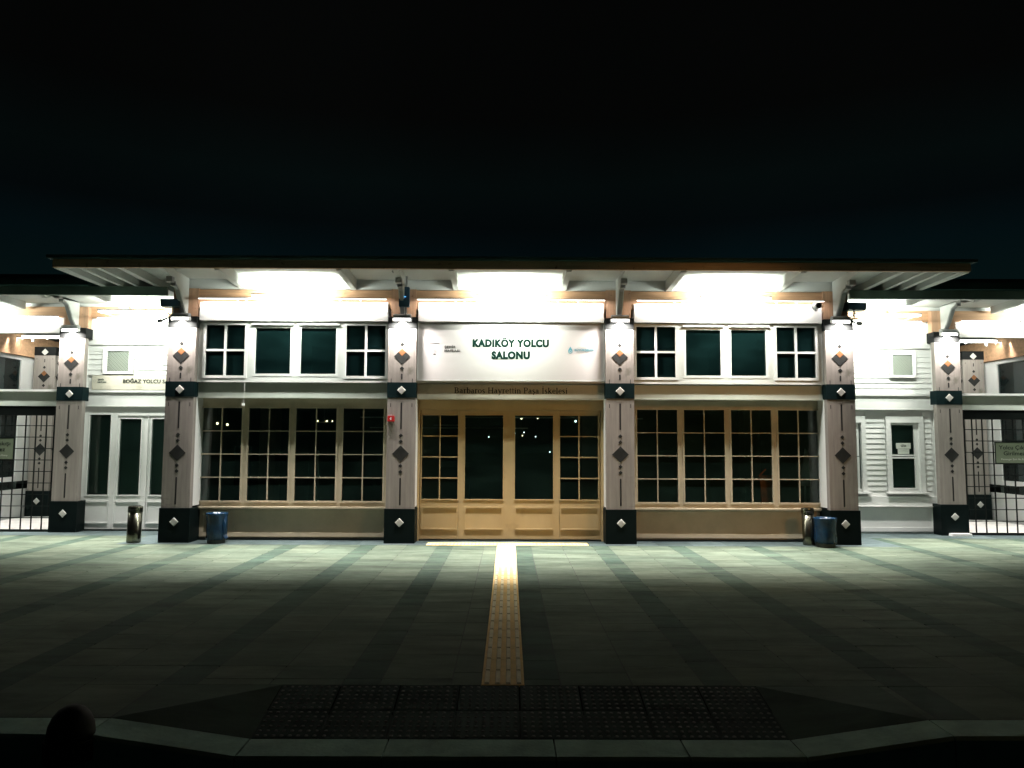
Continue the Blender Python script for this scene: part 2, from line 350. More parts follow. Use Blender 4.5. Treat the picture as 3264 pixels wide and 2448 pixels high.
# a small drawn serif alphabet (stem, arc and serif strokes), unit em
def serif_text(parent, s, x0, x1, z, y, m, name='lettering'):
    T, t = 0.105, 0.05      # thick and thin
    def st(x, a, b, w=T): return [((x-w/2, a), (x+w/2, a), (x+w/2, b), (x-w/2, b))]
    def sf(x, zz, l=0.20): return [((x-l/2, zz), (x+l/2, zz), (x+l/2, zz+t), (x-l/2, zz+t))]
    def line(p, q, w):
        d = Vector((q[0]-p[0], q[1]-p[1])).normalized(); n = Vector((-d.y, d.x))*w/2
        return [((p[0]-n.x, p[1]-n.y), (q[0]-n.x, q[1]-n.y), (q[0]+n.x, q[1]+n.y), (p[0]+n.x, p[1]+n.y))]
    def arc(cx, cz, rx, rz, a0, a1, n=10):
        out = []
        for i in range(n):
            u0 = R(a0+(a1-a0)*i/n); u1 = R(a0+(a1-a0)*(i+1)/n)
            def pt(u):
                w_ = t+(T-t)*abs(math.cos(u))
                return (cx+(rx+w_/2)*math.cos(u), cz+(rz+t/2)*math.sin(u)), (cx+(rx-w_/2)*math.cos(u), cz+(rz-t/2)*math.sin(u))
            a, b = pt(u0); c, d = pt(u1); out.append((a, c, d, b))
        return out
    X, C = 0.46, 0.68
    G = {
     'B': (0.62, st(.14,0,C)+sf(.10,0,.16)+sf(.10,C-t,.16)+arc(.28,C*.76,.16,C*.22,-90,90)+arc(.28,C*.27,.21,C*.25,-90,90)+line((.14,t/2),(.30,t/2),t)+line((.14,C-t/2),(.30,C-t/2),t)+line((.14,C*.53),(.30,C*.53),t)),
     'P': (0.56, st(.14,0,C)+sf(.14,0,.24)+sf(.10,C-t,.16)+arc(.27,C*.73,.18,C*.25,-90,90)+line((.14,C-t/2),(.28,C-t/2),t)+line((.14,C*.48),(.28,C*.48),t)),
     'H': (0.74, st(.15,0,C)+st(.58,0,C)+sf(.15,0)+sf(.15,C-t)+sf(.58,0)+sf(.58,C-t)+line((.15,C/2),(.58,C/2),t)),
     'İ': (0.34, st(.17,0,C)+sf(.17,0)+sf(.17,C-t)+st(.17,C+.09,C+.18,.09)),
     'a': (0.44, st(.30,.04,X*.75)+arc(.20,X*.72,.10,X*.22,0,170)+arc(.18,.14,.11,.12,60,330)+line((.20,.27),(.30,.30),t)+line((.30,.04),(.40,.03),t)),
     'r': (0.36, st(.13,0,X)+sf(.13,0)+sf(.09,X-t,.12)+arc(.24,X*.78,.09,X*.18,20,150)),
     'b': (0.50, st(.12,.02,C)+sf(.08,C-t,.12)+arc(.26,X/2,.16,X/2-.02,-150,150)),
     'o': (0.50, arc(.25,X/2,.17,X/2-.02,0,360,16)),
     's': (0.38, arc(.19,X*.74,.10,X*.22,30,230)+arc(.18,X*.26,.11,X*.22,-150,60)+line((.12,X*.62),(.26,X*.38),T)),
     'y': (0.50, line((.10,X),(.27,.02),T)+line((.42,X),(.18,-.20),t+.01)+sf(.10,X-t,.18)+sf(.42,X-t,.15)+line((.18,-.19),(.08,-.19),t+.02)),
     'e': (0.44, arc(.23,X/2,.15,X/2-.02,10,320,14)+line((.10,X*.55),(.37,X*.55),t)),
     't': (0.30, st(.14,.04,X+.14,.07)+sf(.16,X-t,.24)+line((.14,.03),(.27,.04),t)),
     'i': (0.28, st(.14,0,X)+sf(.14,0,.19)+sf(.10,X-t,.12)+st(.14,X+.10,X+.19,.09)),
     'n': (0.52, st(.13,0,X)+sf(.13,0,.19)+sf(.09,X-t,.12)+arc(.25,X*.68,.13,X*.28,0,150)+st(.39,0,X*.7)+sf(.39,0,.19)),
     'k': (0.50, st(.12,0,C)+sf(.12,0,.19)+sf(.08,C-t,.12)+line((.14,.20),(.36,X),t+.01)+line((.22,.26),(.40,0),T)+sf(.41,0,.15)+sf(.37,X-t,.15)),
     'l': (0.27, st(.13,0,C)+sf(.13,0,.19)+sf(.09,C-t,.12)),
     ' ': (0.27, []),
    }
    G['ş'] = (G['s'][0], G['s'][1]+line((.18,0),(.20,-.12),t+.02)+line((.20,-.12),(.11,-.15),t))
    W_ = sum(G[c][0] for c in s); k = (x1-x0)/W_; mb = MB(); x = x0; i = 0
    for c in s:
        adv, qs = G[c]
        for q in qs:
            yy = y-0.004-0.0002*(i % 7); i += 1
            mb.face([(x+p[0]*k, yy, z+p[1]*k) for p in q])
        x += adv*k
    return mb.build(name, m, parent)

# ================================================================ GROUND
def slab_field(mb, x0, x1, y0, y1, z, shade, gap=0.004):
    mb.face([(x0+gap, y0+gap, z), (x1-gap, y0+gap, z), (x1-gap, y1-gap, z), (x0+gap, y1-gap, z)], shade)
    # short sides so the joint has depth
    d = z-0.012
    mb.face([(x0+gap,y0+gap,z),(x0+gap,y0+gap,d),(x1-gap,y0+gap,d),(x1-gap,y0+gap,z)], shade*0.8)

g = MB()
g.box(-70, 70, -7.24, 60, -0.30, -0.012)
g.box(-70, -1.56-.85, -7.90, -7.2401, -0.30, -0.012); g.box(1.72+.85, 70, -7.90, -7.2401, -0.30, -0.012)
g.box(-2.41, 2.57, -7.90, -7.2401, -0.40, -0.17)
tag(g.build('ground', 'joint'), kind='structure')
tag(B(-120, 120, -140, -8.15, -0.45, -0.27).build('road', 'asphalt'), kind='structure')

PITCHX, X0S, BAND = 1.262, -1.155, 0.262      # a dark slab row every 1.26 m
pv = MB(); rnd = random.Random(3)
RY0, RY1 = -7.86, -0.205
RAMP = (-1.56, 1.72, -7.86, -7.24)     # tactile ramp plan
def in_cut(x0, x1, y0, y1):
    # yellow strip corridor handled by explicit column; ramp zone by rows
    return False
cols = []
k0 = -11
for k in range(-11, 12):
    xb = X0S+k*PITCHX
    cols.append((xb, xb+BAND, 'd'))
    half = (PITCHX-BAND)/2
    cols.append((xb+BAND, xb+BAND+half, 'l')); cols.append((xb+BAND+half, xb+PITCHX, 'l'))
for (a, b, ty) in cols:
    yoff = rnd.choice([0, .11, .2, .3])
    y = RY1
    first = True
    while y > -7.24:
        L = rnd.choice([0.30, 0.45, 0.45, 0.6, 0.6]) if ty == 'l' else rnd.choice([0.45, 0.6])
        if first: L = 0.45 if ty == 'l' else 0.45; first = False
        y2 = max(y-L, -7.24)
        sh = (0.02+0.30*rnd.random()) if ty == 'd' else (0.55+0.45*rnd.random())
        # yellow strip sits in -0.185..0.118
        segs = [(a, b)]
        ns = []
        for (p, q) in segs:
            if q <= -0.186 or p >= 0.119: ns.append((p, q))
            else:
                if p < -0.186: ns.append((p, -0.186))
                if q > 0.119: ns.append((0.119, q))
        for (p, q) in ns:
            if q-p > 0.03: slab_field(pv, p, q, y2, y, 0.0, sh)
        y = y2
# strip in front of the ramp line, both sides of the ramp
for (a, b, ty) in cols:
    for (p, q) in ((max(a, -20), min(b, RAMP[0]-0.85)), (max(a, RAMP[1]+0.85), b)):
        if q-p > 0.05 and a < 20:
            sh = (0.05+0.15*rnd.random()) if ty == 'd' else (0.6+0.3*rnd.random())
            slab_field(pv, p, q, -7.86, -7.24, 0.0, sh)
tag(pv.build('paving', 'slab', attr=True), kind='structure')
# paving beside the hall, in front of the side wings
pw = MB()
for sgn in (-1, 1):
    for (a, b, ty) in cols:
        if sgn < 0: p, q = a, min(b, -6.45)
        else: p, q = max(a, 6.50), b
        if q-p < 0.05: continue
        y = -0.205
        while y < 0.90:
            y2 = min(y+0.45, 0.90)
            slab_field(pw, p, q, y, y2, 0.0, (0.1 if ty == 'd' else 0.7+0.3*rnd.random()))
            y = y2
tag(pw.build('paving_beside_hall', 'slab', attr=True), kind='structure')
# granite border round the building (5 mm proud)
bd = MB()
def brow(x0, x1, y0, y1, z, n):
    for i in range(n):
        a = x0+(x1-x0)*i/n; b = x0+(x1-x0)*(i+1)/n
        bd.face([(a+.003, y0+.003, z), (b-.003, y0+.003, z), (b-.003, y1-.003, z), (a+.003, y1-.003, z)], rnd.random())
brow(-6.45, -1.36, -0.205, 0.50, 0.002, 9); brow(1.33, 6.50, -0.205, 0.50, 0.002, 9)
brow(-1.36, 1.33, 0.12, 0.50, 0.002, 5)
for sgn in (-1, 1):
    xa, xb = (-6.45, -5.80) if sgn < 0 else (5.86, 6.50)
    for i in range(3): brow(xa, xb, 0.50+i*0.45, min(0.95+i*0.45, 1.75), 0.002, 1)
    xa, xb = (-14, -6.45) if sgn < 0 else (6.50, 14)
    brow(xa, xb, 0.90, 1.75, 0.002, 13)
tag(bd.build('granite_border', 'border', attr=True), kind='structure')
tag(B(-6.45, 6.5, -0.20, 0.45, -0.011, -0.004).build('border_bed', 'joint'), kind='structure')

# yellow guidance strip
gs = empty('guidance_strip', (0, -3.7, 0), 'yellow tactile guiding strip running from the kerb ramp to the ochre doors', 'tactile paving')
st = MB(); y = -7.24; SX0, SX1 = -0.184, 0.117
while y < -0.21:
    y2 = min(y+0.30, -0.205)
    st.box(SX0+.001, SX1-.001, y+.0015, y2-.0015, -0.011, 0.003); y = y2
st.build('strip_base', 'yellow', gs)
br = MB(); y = -7.235
while y < -0.45:
    for k in range(4):
        cx = SX0+0.038+k*(0.301-0.076)/3
        br.prism([(cx-.017, .003), (cx+.017, .003), (cx+.013, .014), (cx-.013, .014)], 'y', y+0.016, y+0.284)
    y += 0.30
br.build('guide_bars', 'yellowbar', gs)
hz = empty('warning_strip', (0, -0.05, 0), 'yellow studded warning strip lying across the front of the ochre doors', 'tactile paving')
wb = MB()
for i in range(9): wb.box(-1.355+i*.2978, -1.357+(i+1)*.2978, -0.20, 0.118, -0.011, 0.004)
wb.build('strip_base', 'yellow', hz)
wd = MB()
for i in range(45):
    for j in range(5):
        cx = -1.32+i*0.0597; cy = -0.17+j*0.062
        wd.poly([(cx-.016,cy-.016,.004),(cx+.016,cy-.016,.004),(cx+.016,cy+.016,.004),(cx-.016,cy+.016,.004),(cx-.009,cy-.009,.009),(cx+.009,cy-.009,.009),(cx+.009,cy+.009,.009),(cx-.009,cy+.009,.009)],
                [(4,5,6,7),(0,1,5,4),(1,2,6,5),(2,3,7,6),(3,0,4,7)])
wd.build('studs', 'yellow', hz)

# dropped kerb ramp with grey studded slabs
DROP = 0.12
def rz(y): return -DROP*(RAMP[3]-y)/(RAMP[3]-RAMP[2]) if y < RAMP[3] else 0
tp = MB(); ts = MB()
tw = (RAMP[1]-RAMP[0])/8
for i in range(8):
    for j in range(2):
        xa = RAMP[0]+i*tw+.004; xb = xa+tw-.008; ya = RAMP[3]-(j+1)*0.31+.003; yb = RAMP[3]-j*0.31-.003
        tp.poly([(xa,ya,rz(ya)),(xb,ya,rz(ya)),(xb,yb,rz(yb)),(xa,yb,rz(yb)),(xa,ya,rz(ya)-.03),(xb,ya,rz(ya)-.03)], [(0,1,2,3),(4,5,1,0)], rnd.random())
        for a in range(8):
            for b in range(6):
                cx = xa+(a+.5)*(xb-xa)/8; cy = ya+(b+.5)*(yb-ya)/6; z = rz(cy)
                n = 8; v = []; 
                for (r_, h) in ((.013, 0), (.010, .004), (.005, .006)):
                    v += [(cx+r_*math.cos(2*math.pi*k/n), cy+r_*math.sin(2*math.pi*k/n), z+h) for k in range(n)]
                f = [(q*n+k, q*n+(k+1) % n, (q+1)*n+(k+1) % n, (q+1)*n+k) for q in range(2) for k in range(n)]+[tuple(2*n+k for k in range(n))]
                ts.poly(v, f, rnd.random())
tr = empty('tactile_ramp', (0.08, -7.55, -0.06), 'dark grey studded tactile ramp sloping to the lowered kerb', 'tactile paving')
nslab = len(tp.f); k_off = len(tp.v)
tp.v += ts.v; tp.f += [tuple(i+k_off for i in f) for f in ts.f]; tp.shade += ts.shade
so = tp.build('studded_slabs', 'tactdark', tr, attr=True); so.data.materials.append(M['studpale'])
for p in so.data.polygons:
    if p.index >= nslab: p.material_index = 1
fl = MB()   # flared sides of the ramp
for (xa, xb) in ((RAMP[0], RAMP[0]-0.85), (RAMP[1], RAMP[1]+0.85)):
    p = [(xa, RAMP[3], 0), (xa, RAMP[2], -DROP), (xb, RAMP[2], 0), (xb, RAMP[3], 0)]
    if xb > xa: p = p[::-1]
    fl.face([p[0], p[1], p[2]], 0.3) if xb < xa else fl.face([p[3], p[2], p[1]][::-1], 0.3)
    fl.face([(xa, RAMP[3], 0), (xb, RAMP[2], 0), (xb, RAMP[3], 0)], 0.4)
tag(fl.build('ramp_flares', 'slab', attr=True), kind='structure')
# kerb stones
kb = MB()
ky0, ky1 = -8.13, -7.865
def kz(x):
    if RAMP[0] <= x <= RAMP[1]: return -DROP
    d = (RAMP[0]-x) if x < RAMP[0] else (x-RAMP[1])
    return min(0.0, -DROP+DROP*d/0.85)
xs = [-12]; x = -12
stops = [-11, -10, -9, -8, -7, -6, -5, -4, -3.3, RAMP[0]-0.85, RAMP[0]-0.0, -0.72, 0.28, 1.05, RAMP[1], RAMP[1]+0.85, 3.4, 4.4, 5.4, 6.4, 7.4, 8.4, 9.4, 10.4, 11.4]
for a, b in zip(stops, stops[1:]):
    za, zb = kz(a), kz(b); a += .004; b -= .004; c = 0.018
    kb.poly([(a,ky0,za-c),(b,ky0,zb-c),(a,ky0+c,za),(b,ky0+c,zb),(a,ky1,za),(b,ky1,zb),(a,ky0,-.4),(b,ky0,-.4),(a,ky1,-.4),(b,ky1,-.4)],
            [(6,7,1,0),(0,1,3,2),(2,3,5,4),(4,5,9,8),(0,2,4,8,6),(7,9,5,3,1)])
tag(kb.build('kerb', 'kerb'), kind='structure')
def dome(x, label):
    o = empty('bollard', (x, -8.12, -0.03), label, 'bollard', 'dark dome bollards on the kerb')
    local(MB().lathe(0, 0, [(.125, 0), (.125, .04), (.118, .09), (.100, .135), (.070, .17), (.034, .19), (.005, .194)], 24), 'body', 'concrete', o, smooth=True)
    local(MB().lathe(0, 0, [(.138, -0.1), (.138, .012), (.128, .014)], 24), 'base_ring', 'concrete', o)
    return o
dome(-2.50, 'black dome bollard on the kerb left of the ramp'); dome(3.22, 'black dome bollard on the kerb right of the ramp')

# ================================================================ MAIN HALL
CX = [-5.585, -1.825, 1.887, 5.650]; HW = 0.245
hall = empty('passenger_hall', (0.03, 0.2, 0), 'long central hall with wide roof, ochre doors and big paned windows', 'building')
wingL = empty('side_wing', (-8.2, 1.5, 0), 'set-back white wing on the left with narrow white doors and vent', 'building', 'set-back side wings')
wingR = empty('side_wing', (8.2, 1.5, 0), 'set-back white wing on the right with a clapboard ticket window', 'building', 'set-back side wings')

# columns: one built, then copied
def make_column(parent, loc, sides=(), pw=0.243):
    c = MB().box(-HW+.006, HW-.006, 0, 0.115, 0.565, 3.66).build('column', 'shaft'); c.parent = parent
    c.location = Vector(loc)-Vector(wloc(parent))
    L = lambda mb, n, m: local(mb, n, m, c)
    L(B(-pw, pw, 0.115, 0.44, 0.6, 3.62), 'pier', 'white')
    L(B(-HW-.012, HW+.012, -0.022, 0.45 if pw > .2 else .25, 0.0, 0.572), 'base_block', 'dark')
    L(B(-HW, HW, -0.006, 0.20, 2.44, 2.70), 'band', 'bandp')
    L(B(-HW, HW, -0.006, 0.30, 3.625, 3.82), 'band', 'topband')
    L(MB().dia(0, 0.346, .075, -.033, -.0225, .012), 'pale_diamond', 'steelinlay')
    L(MB().dia(0, 2.565, .075, -.016, -.0065, .010), 'pale_diamond', 'steelinlay')
    L(MB().dia(0, 3.700, .078, -.016, -.0065, .010), 'pale_diamond', 'steelinlay')
    L(MB().dia(0, 1.494, .140, -.0045, -.0005, .003), 'dark_diamond', 'darkinlay')
    L(MB().dia(0, 3.145, .138, -.0045, -.0005, .003), 'dark_diamond', 'darkinlay')
    L(MB().dia(0, 3.216, .064, -.0075, -.0047, .002), 'copper_diamond', 'brown')
    L(MB().dia(0, 1.565, .064, -.0060, -.0047, .001), 'upper_inlay', 'darkinlay')
    for z in (1.801, 1.700, 1.288, 1.188, 3.353): L(MB().dia(0, z, .034, -.0045, -.0005, .002), 'small_diamond', 'darkinlay')
    L(MB().dia(0, 2.939, .036, -.0045, -.0005, .002), 'small_diamond', 'darkinlay')
    for (a, b, r) in ((1.905, 2.36, .013), (0.628, 1.089, .013), (3.465, 3.543, .009), (2.754, 2.851, .014)):
        pts = [(-r, a+r), (-r*.7, a+r*.3), (0, a), (r*.7, a+r*.3), (r, a+r), (r, b-r), (r*.7, b-r*.3), (0, b), (-r*.7, b-r*.3), (-r, b-r)]
        L(MB().prism(pts, 'y', -.003, -.0005), 'slot', 'slot')
    sl = MB()
    for x in (-.18, .18):
        for (a, b) in ((2.28, 2.345), (2.70, 2.765), (3.535, 3.555)): sl.box(x-.005, x+.005, -.003, -.0005, a, b)
    L(sl, 'side_notches', 'slot')
    for sg in sides:
        for z, h in ((1.494, .140), (3.145, .138), (1.801, .034), (1.700, .034), (1.288, .034), (1.188, .034), (.346, .075), (2.565, .075)):
            x = sg*(HW-.004); y0 = 0.17
            L(MB().prism([(y0-h, z), (y0, z-h), (y0+h, z), (y0, z+h)], 'x', x, x+sg*.045), 'side_diamond', 'darkinlay' if h != .075 else 'steelinlay')
    return c
proto = make_column(hall, (CX[0], 0, 0), ())
for x in CX[1:]:
    c = copy_tree(proto, hall); c.location = Vector((x, 0, 0))-Vector(hall.location)
make_column(wingL, (-8.250, 1.35, 0), (-1,), 0.12); make_column(wingR, (8.305, 1.35, 0), (1,), 0.12)
bk = make_column(wingL, (-10.55, 4.2, 0), (1,)); bk2 = make_column(wingR, (10.60, 4.2, 0), (-1,))

def copy_note(): pass

# ---- bays
def upper_bay(x0, x1, flip=False):
    L = x1-x0
    ox = x0
    W4 = 0.675; WB = 0.605
    ml, mr_ = (0.060, 0.118) if flip else (0.118, 0.060)
    a = ox+ml; d = x1-mr_-W4
    gap = (L-ml-mr_-2*W4-2*WB)/3
    b = a+W4+gap; c = b+WB+gap
    holes = [(a, a+W4, 2.815, 3.690), (b, b+WB, 2.850, 3.642), (c, c+WB, 2.850, 3.642), (d, d+W4, 2.815, 3.690)]
    wall_holes(x0, x1, 2.70, 3.98, 0.112, 0.20, [(h[0]-.03, h[1]+.03, h[2]-.03, h[3]+.03) for h in holes]).build('upper_wall', 'white', hall)
    for i, h in enumerate(holes):
        four = i in (0, 3)
        window(hall, *h, 0.095 if four else 0.106, 2 if four else 1, 2 if four else 1, 'white', 'uglass', 0.045, 0.034, 0.04, name='upper_window')
        if not four:
            B(h[0]-.055, h[1]+.055, 0.06, 0.104, h[3]+.046, h[3]+.070).build('window_hood', 'white', hall)
    B(x0, x1, 0.104, 0.30, 2.700, 2.742).build('ledge', 'white', hall)
def lower_bay(x0, x1, W_=0.705, first=0.0):
    gp = 0.117
    tot = 4*W_+3*gp; a = (x0+x1)/2-tot/2+first
    holes = [(a+i*(W_+gp), a+i*(W_+gp)+W_, 0.668, 2.270) for i in range(4)]
    wall_holes(x0, x1, 0.0, 2.45, 0.385, 0.46, [(h[0]-.02, h[1]+.02, h[2]-.02, h[3]+.02) for h in holes]).build('window_wall', 'lower', hall)
    for h in holes: window(hall, *h, 0.370, 2, 4, 'lower', 'glass', 0.03, 0.016, 0.035, name='lower_window')
    B(x0, x1, 0.162, 0.46, 2.455, 2.695).build('frieze_board', 'grey', hall)
    B(x0, x1, 0.138, 0.384, 2.437, 2.4545).build('drip_lip', 'grey', hall)
    mb = MB(); mb.box(x0, x1, 0.30, 0.384, 0.545, 0.572); mb.box(x0, x1, 0.335, 0.384, 0.52, 0.5445); mb.build('sill', 'lower', hall)
    pn = MB()
    pn.box(x0+.02, x1-.02, 0.360, 0.384, 0.47, 0.515); pn.box(x0+.02, x1-.02, 0.360, 0.384, 0.06, 0.13)
    pn.box(x0+.02, x0+.09, 0.360, 0.384, 0.1305, 0.4695); pn.box(x1-.09, x1-.02, 0.360, 0.384, 0.1305, 0.4695)
    pn.build('dado_frame', 'lower', hall)
    B(x0, x1, 0.35, 0.384, 0.0, 0.035).build('plinth', 'iron', hall)
BX = [(CX[0]+HW, CX[1]-HW), (CX[1]+HW, CX[2]-HW), (CX[2]+HW, CX[3]-HW)]
upper_bay(*BX[0]); upper_bay(*BX[2], flip=True)
lower_bay(BX[0][0], BX[0][1], first=-.065); lower_bay(BX[2][0], BX[2][1], first=0.055)

# ---- door bay
x0, x1 = BX[1]
wall_holes(x0, x1, 2.70, 3.98, 0.125, 0.22, []).build('upper_wall', 'white', hall)
B(x0, x1, 0.104, 0.30, 2.700, 2.735).build('ledge', 'white', hall)
B(x0, x1, 0.162, 0.46, 2.455, 2.695).build('frieze_board', 'signgrey', hall)
B(x0, x1, 0.165, 0.40, 2.43, 2.4545).build('drip_lip', 'signgrey', hall)
B(x0, x1, 0.33, 0.46, 2.2505, 2.4295).build('door_head', 'door', hall)
for (a, b) in ((x0, -1.545), (1.60, x1)): B(a, b, 0.33, 0.46, 0.0, 2.2500).build('door_jamb', 'door', hall)
leafs = [(-1.535, -0.875, -1.512, -0.885, 2), (-0.870, -0.002, -0.762, -0.100, 1), (0.008, 0.876, 0.108, 0.772, 1), (0.880, 1.592, 0.892, 1.556, 2)]
for i, (a, b, ga, gb, n) in enumerate(leafs):
    nm = 'door' if i in (1, 2) else 'sidelight'
    d = wall_holes(a, b, 0.03, 2.25, 0.385, 0.43, [(ga, gb, 0.708, 2.160)]).build(nm, 'door', hall)
    B(ga-.003, gb+.003, 0.405, 0.411, 0.705, 2.163).build('pane', 'glass', d)
    if n == 2:
        mt = MB(); xm = (ga+gb)/2
        mt.box(xm-.010, xm+.010, .388, .402, .71, 2.158)
        for j in range(1, 4):
            z = .708+1.452*j/4; mt.box(ga, xm-.0101, .391, .402, z-.010, z+.010); mt.box(xm+.0101, gb, .391, .402, z-.010, z+.010)
        mt.build('muntin', 'door', d)
    bead = MB()
    for (p, q, r, s_) in ((ga, gb, 2.160, 2.175), (ga, gb, .690, .7075)): bead.box(p, q, .374, .3845, r, s_)
    bead.box(ga-.014, ga, .374, .3845, .69, 2.175); bead.box(gb, gb+.014, .374, .3845, .69, 2.175)
    pa, pb, z0, z1 = ga, gb, .19, .578
    for (p, q, r, s_) in ((pa, pb, z1-.022, z1), (pa, pb, z0, z0+.022), (pa, pa+.022, z0+.0221, z1-.0221), (pb-.022, pb, z0+.0221, z1-.0221)): bead.box(p, q, .366, .3845, r, s_)
    bead.build('moulding', 'door', d)
B(x0, x1, 0.36, 0.46, 0.0, 0.026).build('threshold', 'iron', hall)
B(-0.004, 0.010, 0.376, 0.3845, 0.04, 2.245).build('door_stop', 'door', hall)

# ---- posts, beams, soffit, roof of the hall
for x in CX:
    B(x-.215, x+.215, 0.10, 0.36, 3.822, 4.325).build('timber_post', 'post', hall)
edges = [-5.585-.40]+CX+[5.65+.40]
for (a, b) in ((CX[0], CX[1]), (CX[1], CX[2]), (CX[2], CX[3])):
    B(a+.2155, b-.2155, 0.125, 0.33, 3.985, 4.312).build('timber_beam', 'wood', hall)
B(-5.83, 5.895, 0.15, 0.32, 4.326, 4.50).build('top_board', 'soffit', hall)
# soffit slopes gently up to the eave
def soff(y): return 4.50-(y-0.15)*0.045
XE0, XE1, YE = -7.13, 7.22, -1.03
sf = MB()
sf.poly([(XE0, YE, soff(YE)), (XE1, YE, soff(YE)), (XE1, 9, 4.50), (XE0, 9, 4.50), (XE1, .15, 4.50), (XE0, .15, 4.50),
         (XE0, YE, soff(YE)+.03), (XE1, YE, soff(YE)+.03), (XE1, 9, 4.53), (XE0, 9, 4.53), (XE1, .15, 4.53), (XE0, .15, 4.53)],
        [(0,5,4,1),(5,3,2,4),(6,7,10,11),(11,10,8,9),(0,1,7,6),(3,9,8,2),(0,6,11,5),(5,11,9,3),(1,4,10,7),(4,2,8,10)])
sf.build('soffit', 'soffit', hall)
def joist(par, x, wd, yb, ya, zb, drop, m='soffit', slope=0.06):
    # yb back, ya front
    zf = zb+(yb-ya)*slope
    return MB().prism([(ya, zf), (yb, zb), (yb, zb+drop), (ya, zf+drop)], 'x', x-wd/2, x+wd/2).build('rafter', m, par)
for x in (-4.62, -2.70, -0.925, 0.940, 2.76, 4.66): joist(hall, x, 0.09, 0.149, -1.02, 4.318, 0.18)
for x, wd in ((-7.085, .09), (-6.78, .07), (-6.50, .07), (-6.14, .08), (7.175, .09), (6.87, .07), (6.59, .07), (6.23, .08)): joist(hall, x, wd, 3.0, -1.02, 4.318, 0.17, slope=0.045 if False else 0.022)
# eave fascia board, gutter and low roof
B(XE0-.05, XE1+.06, YE-.05, YE, 4.405, 4.535).build('fascia', 'fascia', hall)
B(XE0-.05, XE0, YE, 9.0, 4.395, 4.535).build('side_fascia', 'soffit', hall); B(XE1+.01, XE1+.06, YE, 9.0, 4.395, 4.535).build('side_fascia', 'soffit', hall)
gt = MB(); gt.prism([(YE-.12, 4.538), (YE+.05, 4.538), (YE+.05, 4.585), (YE-.13, 4.585)], 'x', XE0-.11, XE1+.13); gt.build('gutter', 'roofing', hall)
MB().poly([(XE0-.10, YE-.10, 4.587), (XE1+.12, YE-.10, 4.587), (XE1+.12, 9.1, 4.587), (XE0-.10, 9.1, 4.587), (-3, 4, 5.35), (3, 4, 5.35)],
          [(0,1,5,4),(1,2,5),(2,3,4,5),(3,0,4),(0,3,2,1)]).build('roof', 'roofing', hall)
# cantilever brackets over each column
def bracket(par, x, y0, z0, m='soffit', zs=4.495, up=0.045):
    f = lambda y: zs-(y-y0-.15)*up-.003
    pts = [(y0+.098, z0), (y0+.02, z0+.01), (y0-.10, z0+.15), (y0-.25, z0+.38), (y0-.40, z0+.445), (y0-.40, z0+.475), (y0-.52, z0+.485), (y0-.52, z0+.525), (y0-.90, f(y0-.90)-.10), (y0-1.0, f(y0-1.0)-.06), (y0-1.0, f(y0-1.0)), (y0+.098, f(y0+.098))]
    b = MB().prism(pts, 'x', x-.045, x+.045).build('bracket', m, par)
    rail = MB()
    seq = pts[1:8]
    for (p, q) in zip(seq, seq[1:]):
        dx, dz = q[0]-p[0], q[1]-p[1]; l = math.hypot(dx, dz)
        if l < .05: continue
        nx, nz_ = -abs(dz)/l*.018, -abs(dx)/l*.018
        rail.prism([(p[0]+nx, p[1]+nz_), (q[0]+nx, q[1]+nz_), (q[0]-.002, q[1]-.002), (p[0]-.002, p[1]-.002)], 'x', x-.03, x+.03)
    rail.build('bracket_rail', 'alum', b)
    kn = MB(); kn.box(x-.05, x+.05, y0-.56, y0-.47, z0+.44, z0+.524); kn.box(x-.04, x+.04, y0-.42, y0-.36, z0+.40, z0+.45); kn.build('bracket_block', 'alum', b)
for x in CX: bracket(hall, x, 0.0, 3.86)

# ---- hall interior (dim)
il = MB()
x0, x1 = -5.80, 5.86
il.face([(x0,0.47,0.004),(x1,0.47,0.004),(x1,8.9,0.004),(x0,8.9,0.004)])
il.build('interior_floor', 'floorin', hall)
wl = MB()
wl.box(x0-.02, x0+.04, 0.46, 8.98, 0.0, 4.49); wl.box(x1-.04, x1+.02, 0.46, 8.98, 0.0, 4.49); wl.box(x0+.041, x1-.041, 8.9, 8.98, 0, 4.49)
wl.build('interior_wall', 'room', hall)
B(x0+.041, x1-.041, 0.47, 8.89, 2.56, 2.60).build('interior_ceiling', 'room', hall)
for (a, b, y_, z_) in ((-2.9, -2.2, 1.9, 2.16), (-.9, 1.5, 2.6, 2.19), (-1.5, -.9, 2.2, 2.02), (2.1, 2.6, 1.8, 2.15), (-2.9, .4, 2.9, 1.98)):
    B(a, b, y_, y_+.06, z_, z_+.022).build('reflection_bar', 'white', hall)  # pale bars added inside to imitate reflection lines in the panes
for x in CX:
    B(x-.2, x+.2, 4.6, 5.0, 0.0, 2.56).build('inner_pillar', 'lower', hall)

# ---- light boxes (white fascia boxes with the battens in front of them)
def valance(par, x0, x1, y, z0, z1, dp=.11):
    o = MB().prism([(y, z0), (y+dp, z0), (y+dp, z1+.03), (y+.02, z1+.03), (y, z1)], 'x', x0, x1).build('valance_box', 'white', par)
    return o
for (a, b) in BX: valance(hall, a+.02, b-.02, 0.05, 3.757, 4.055, .058)

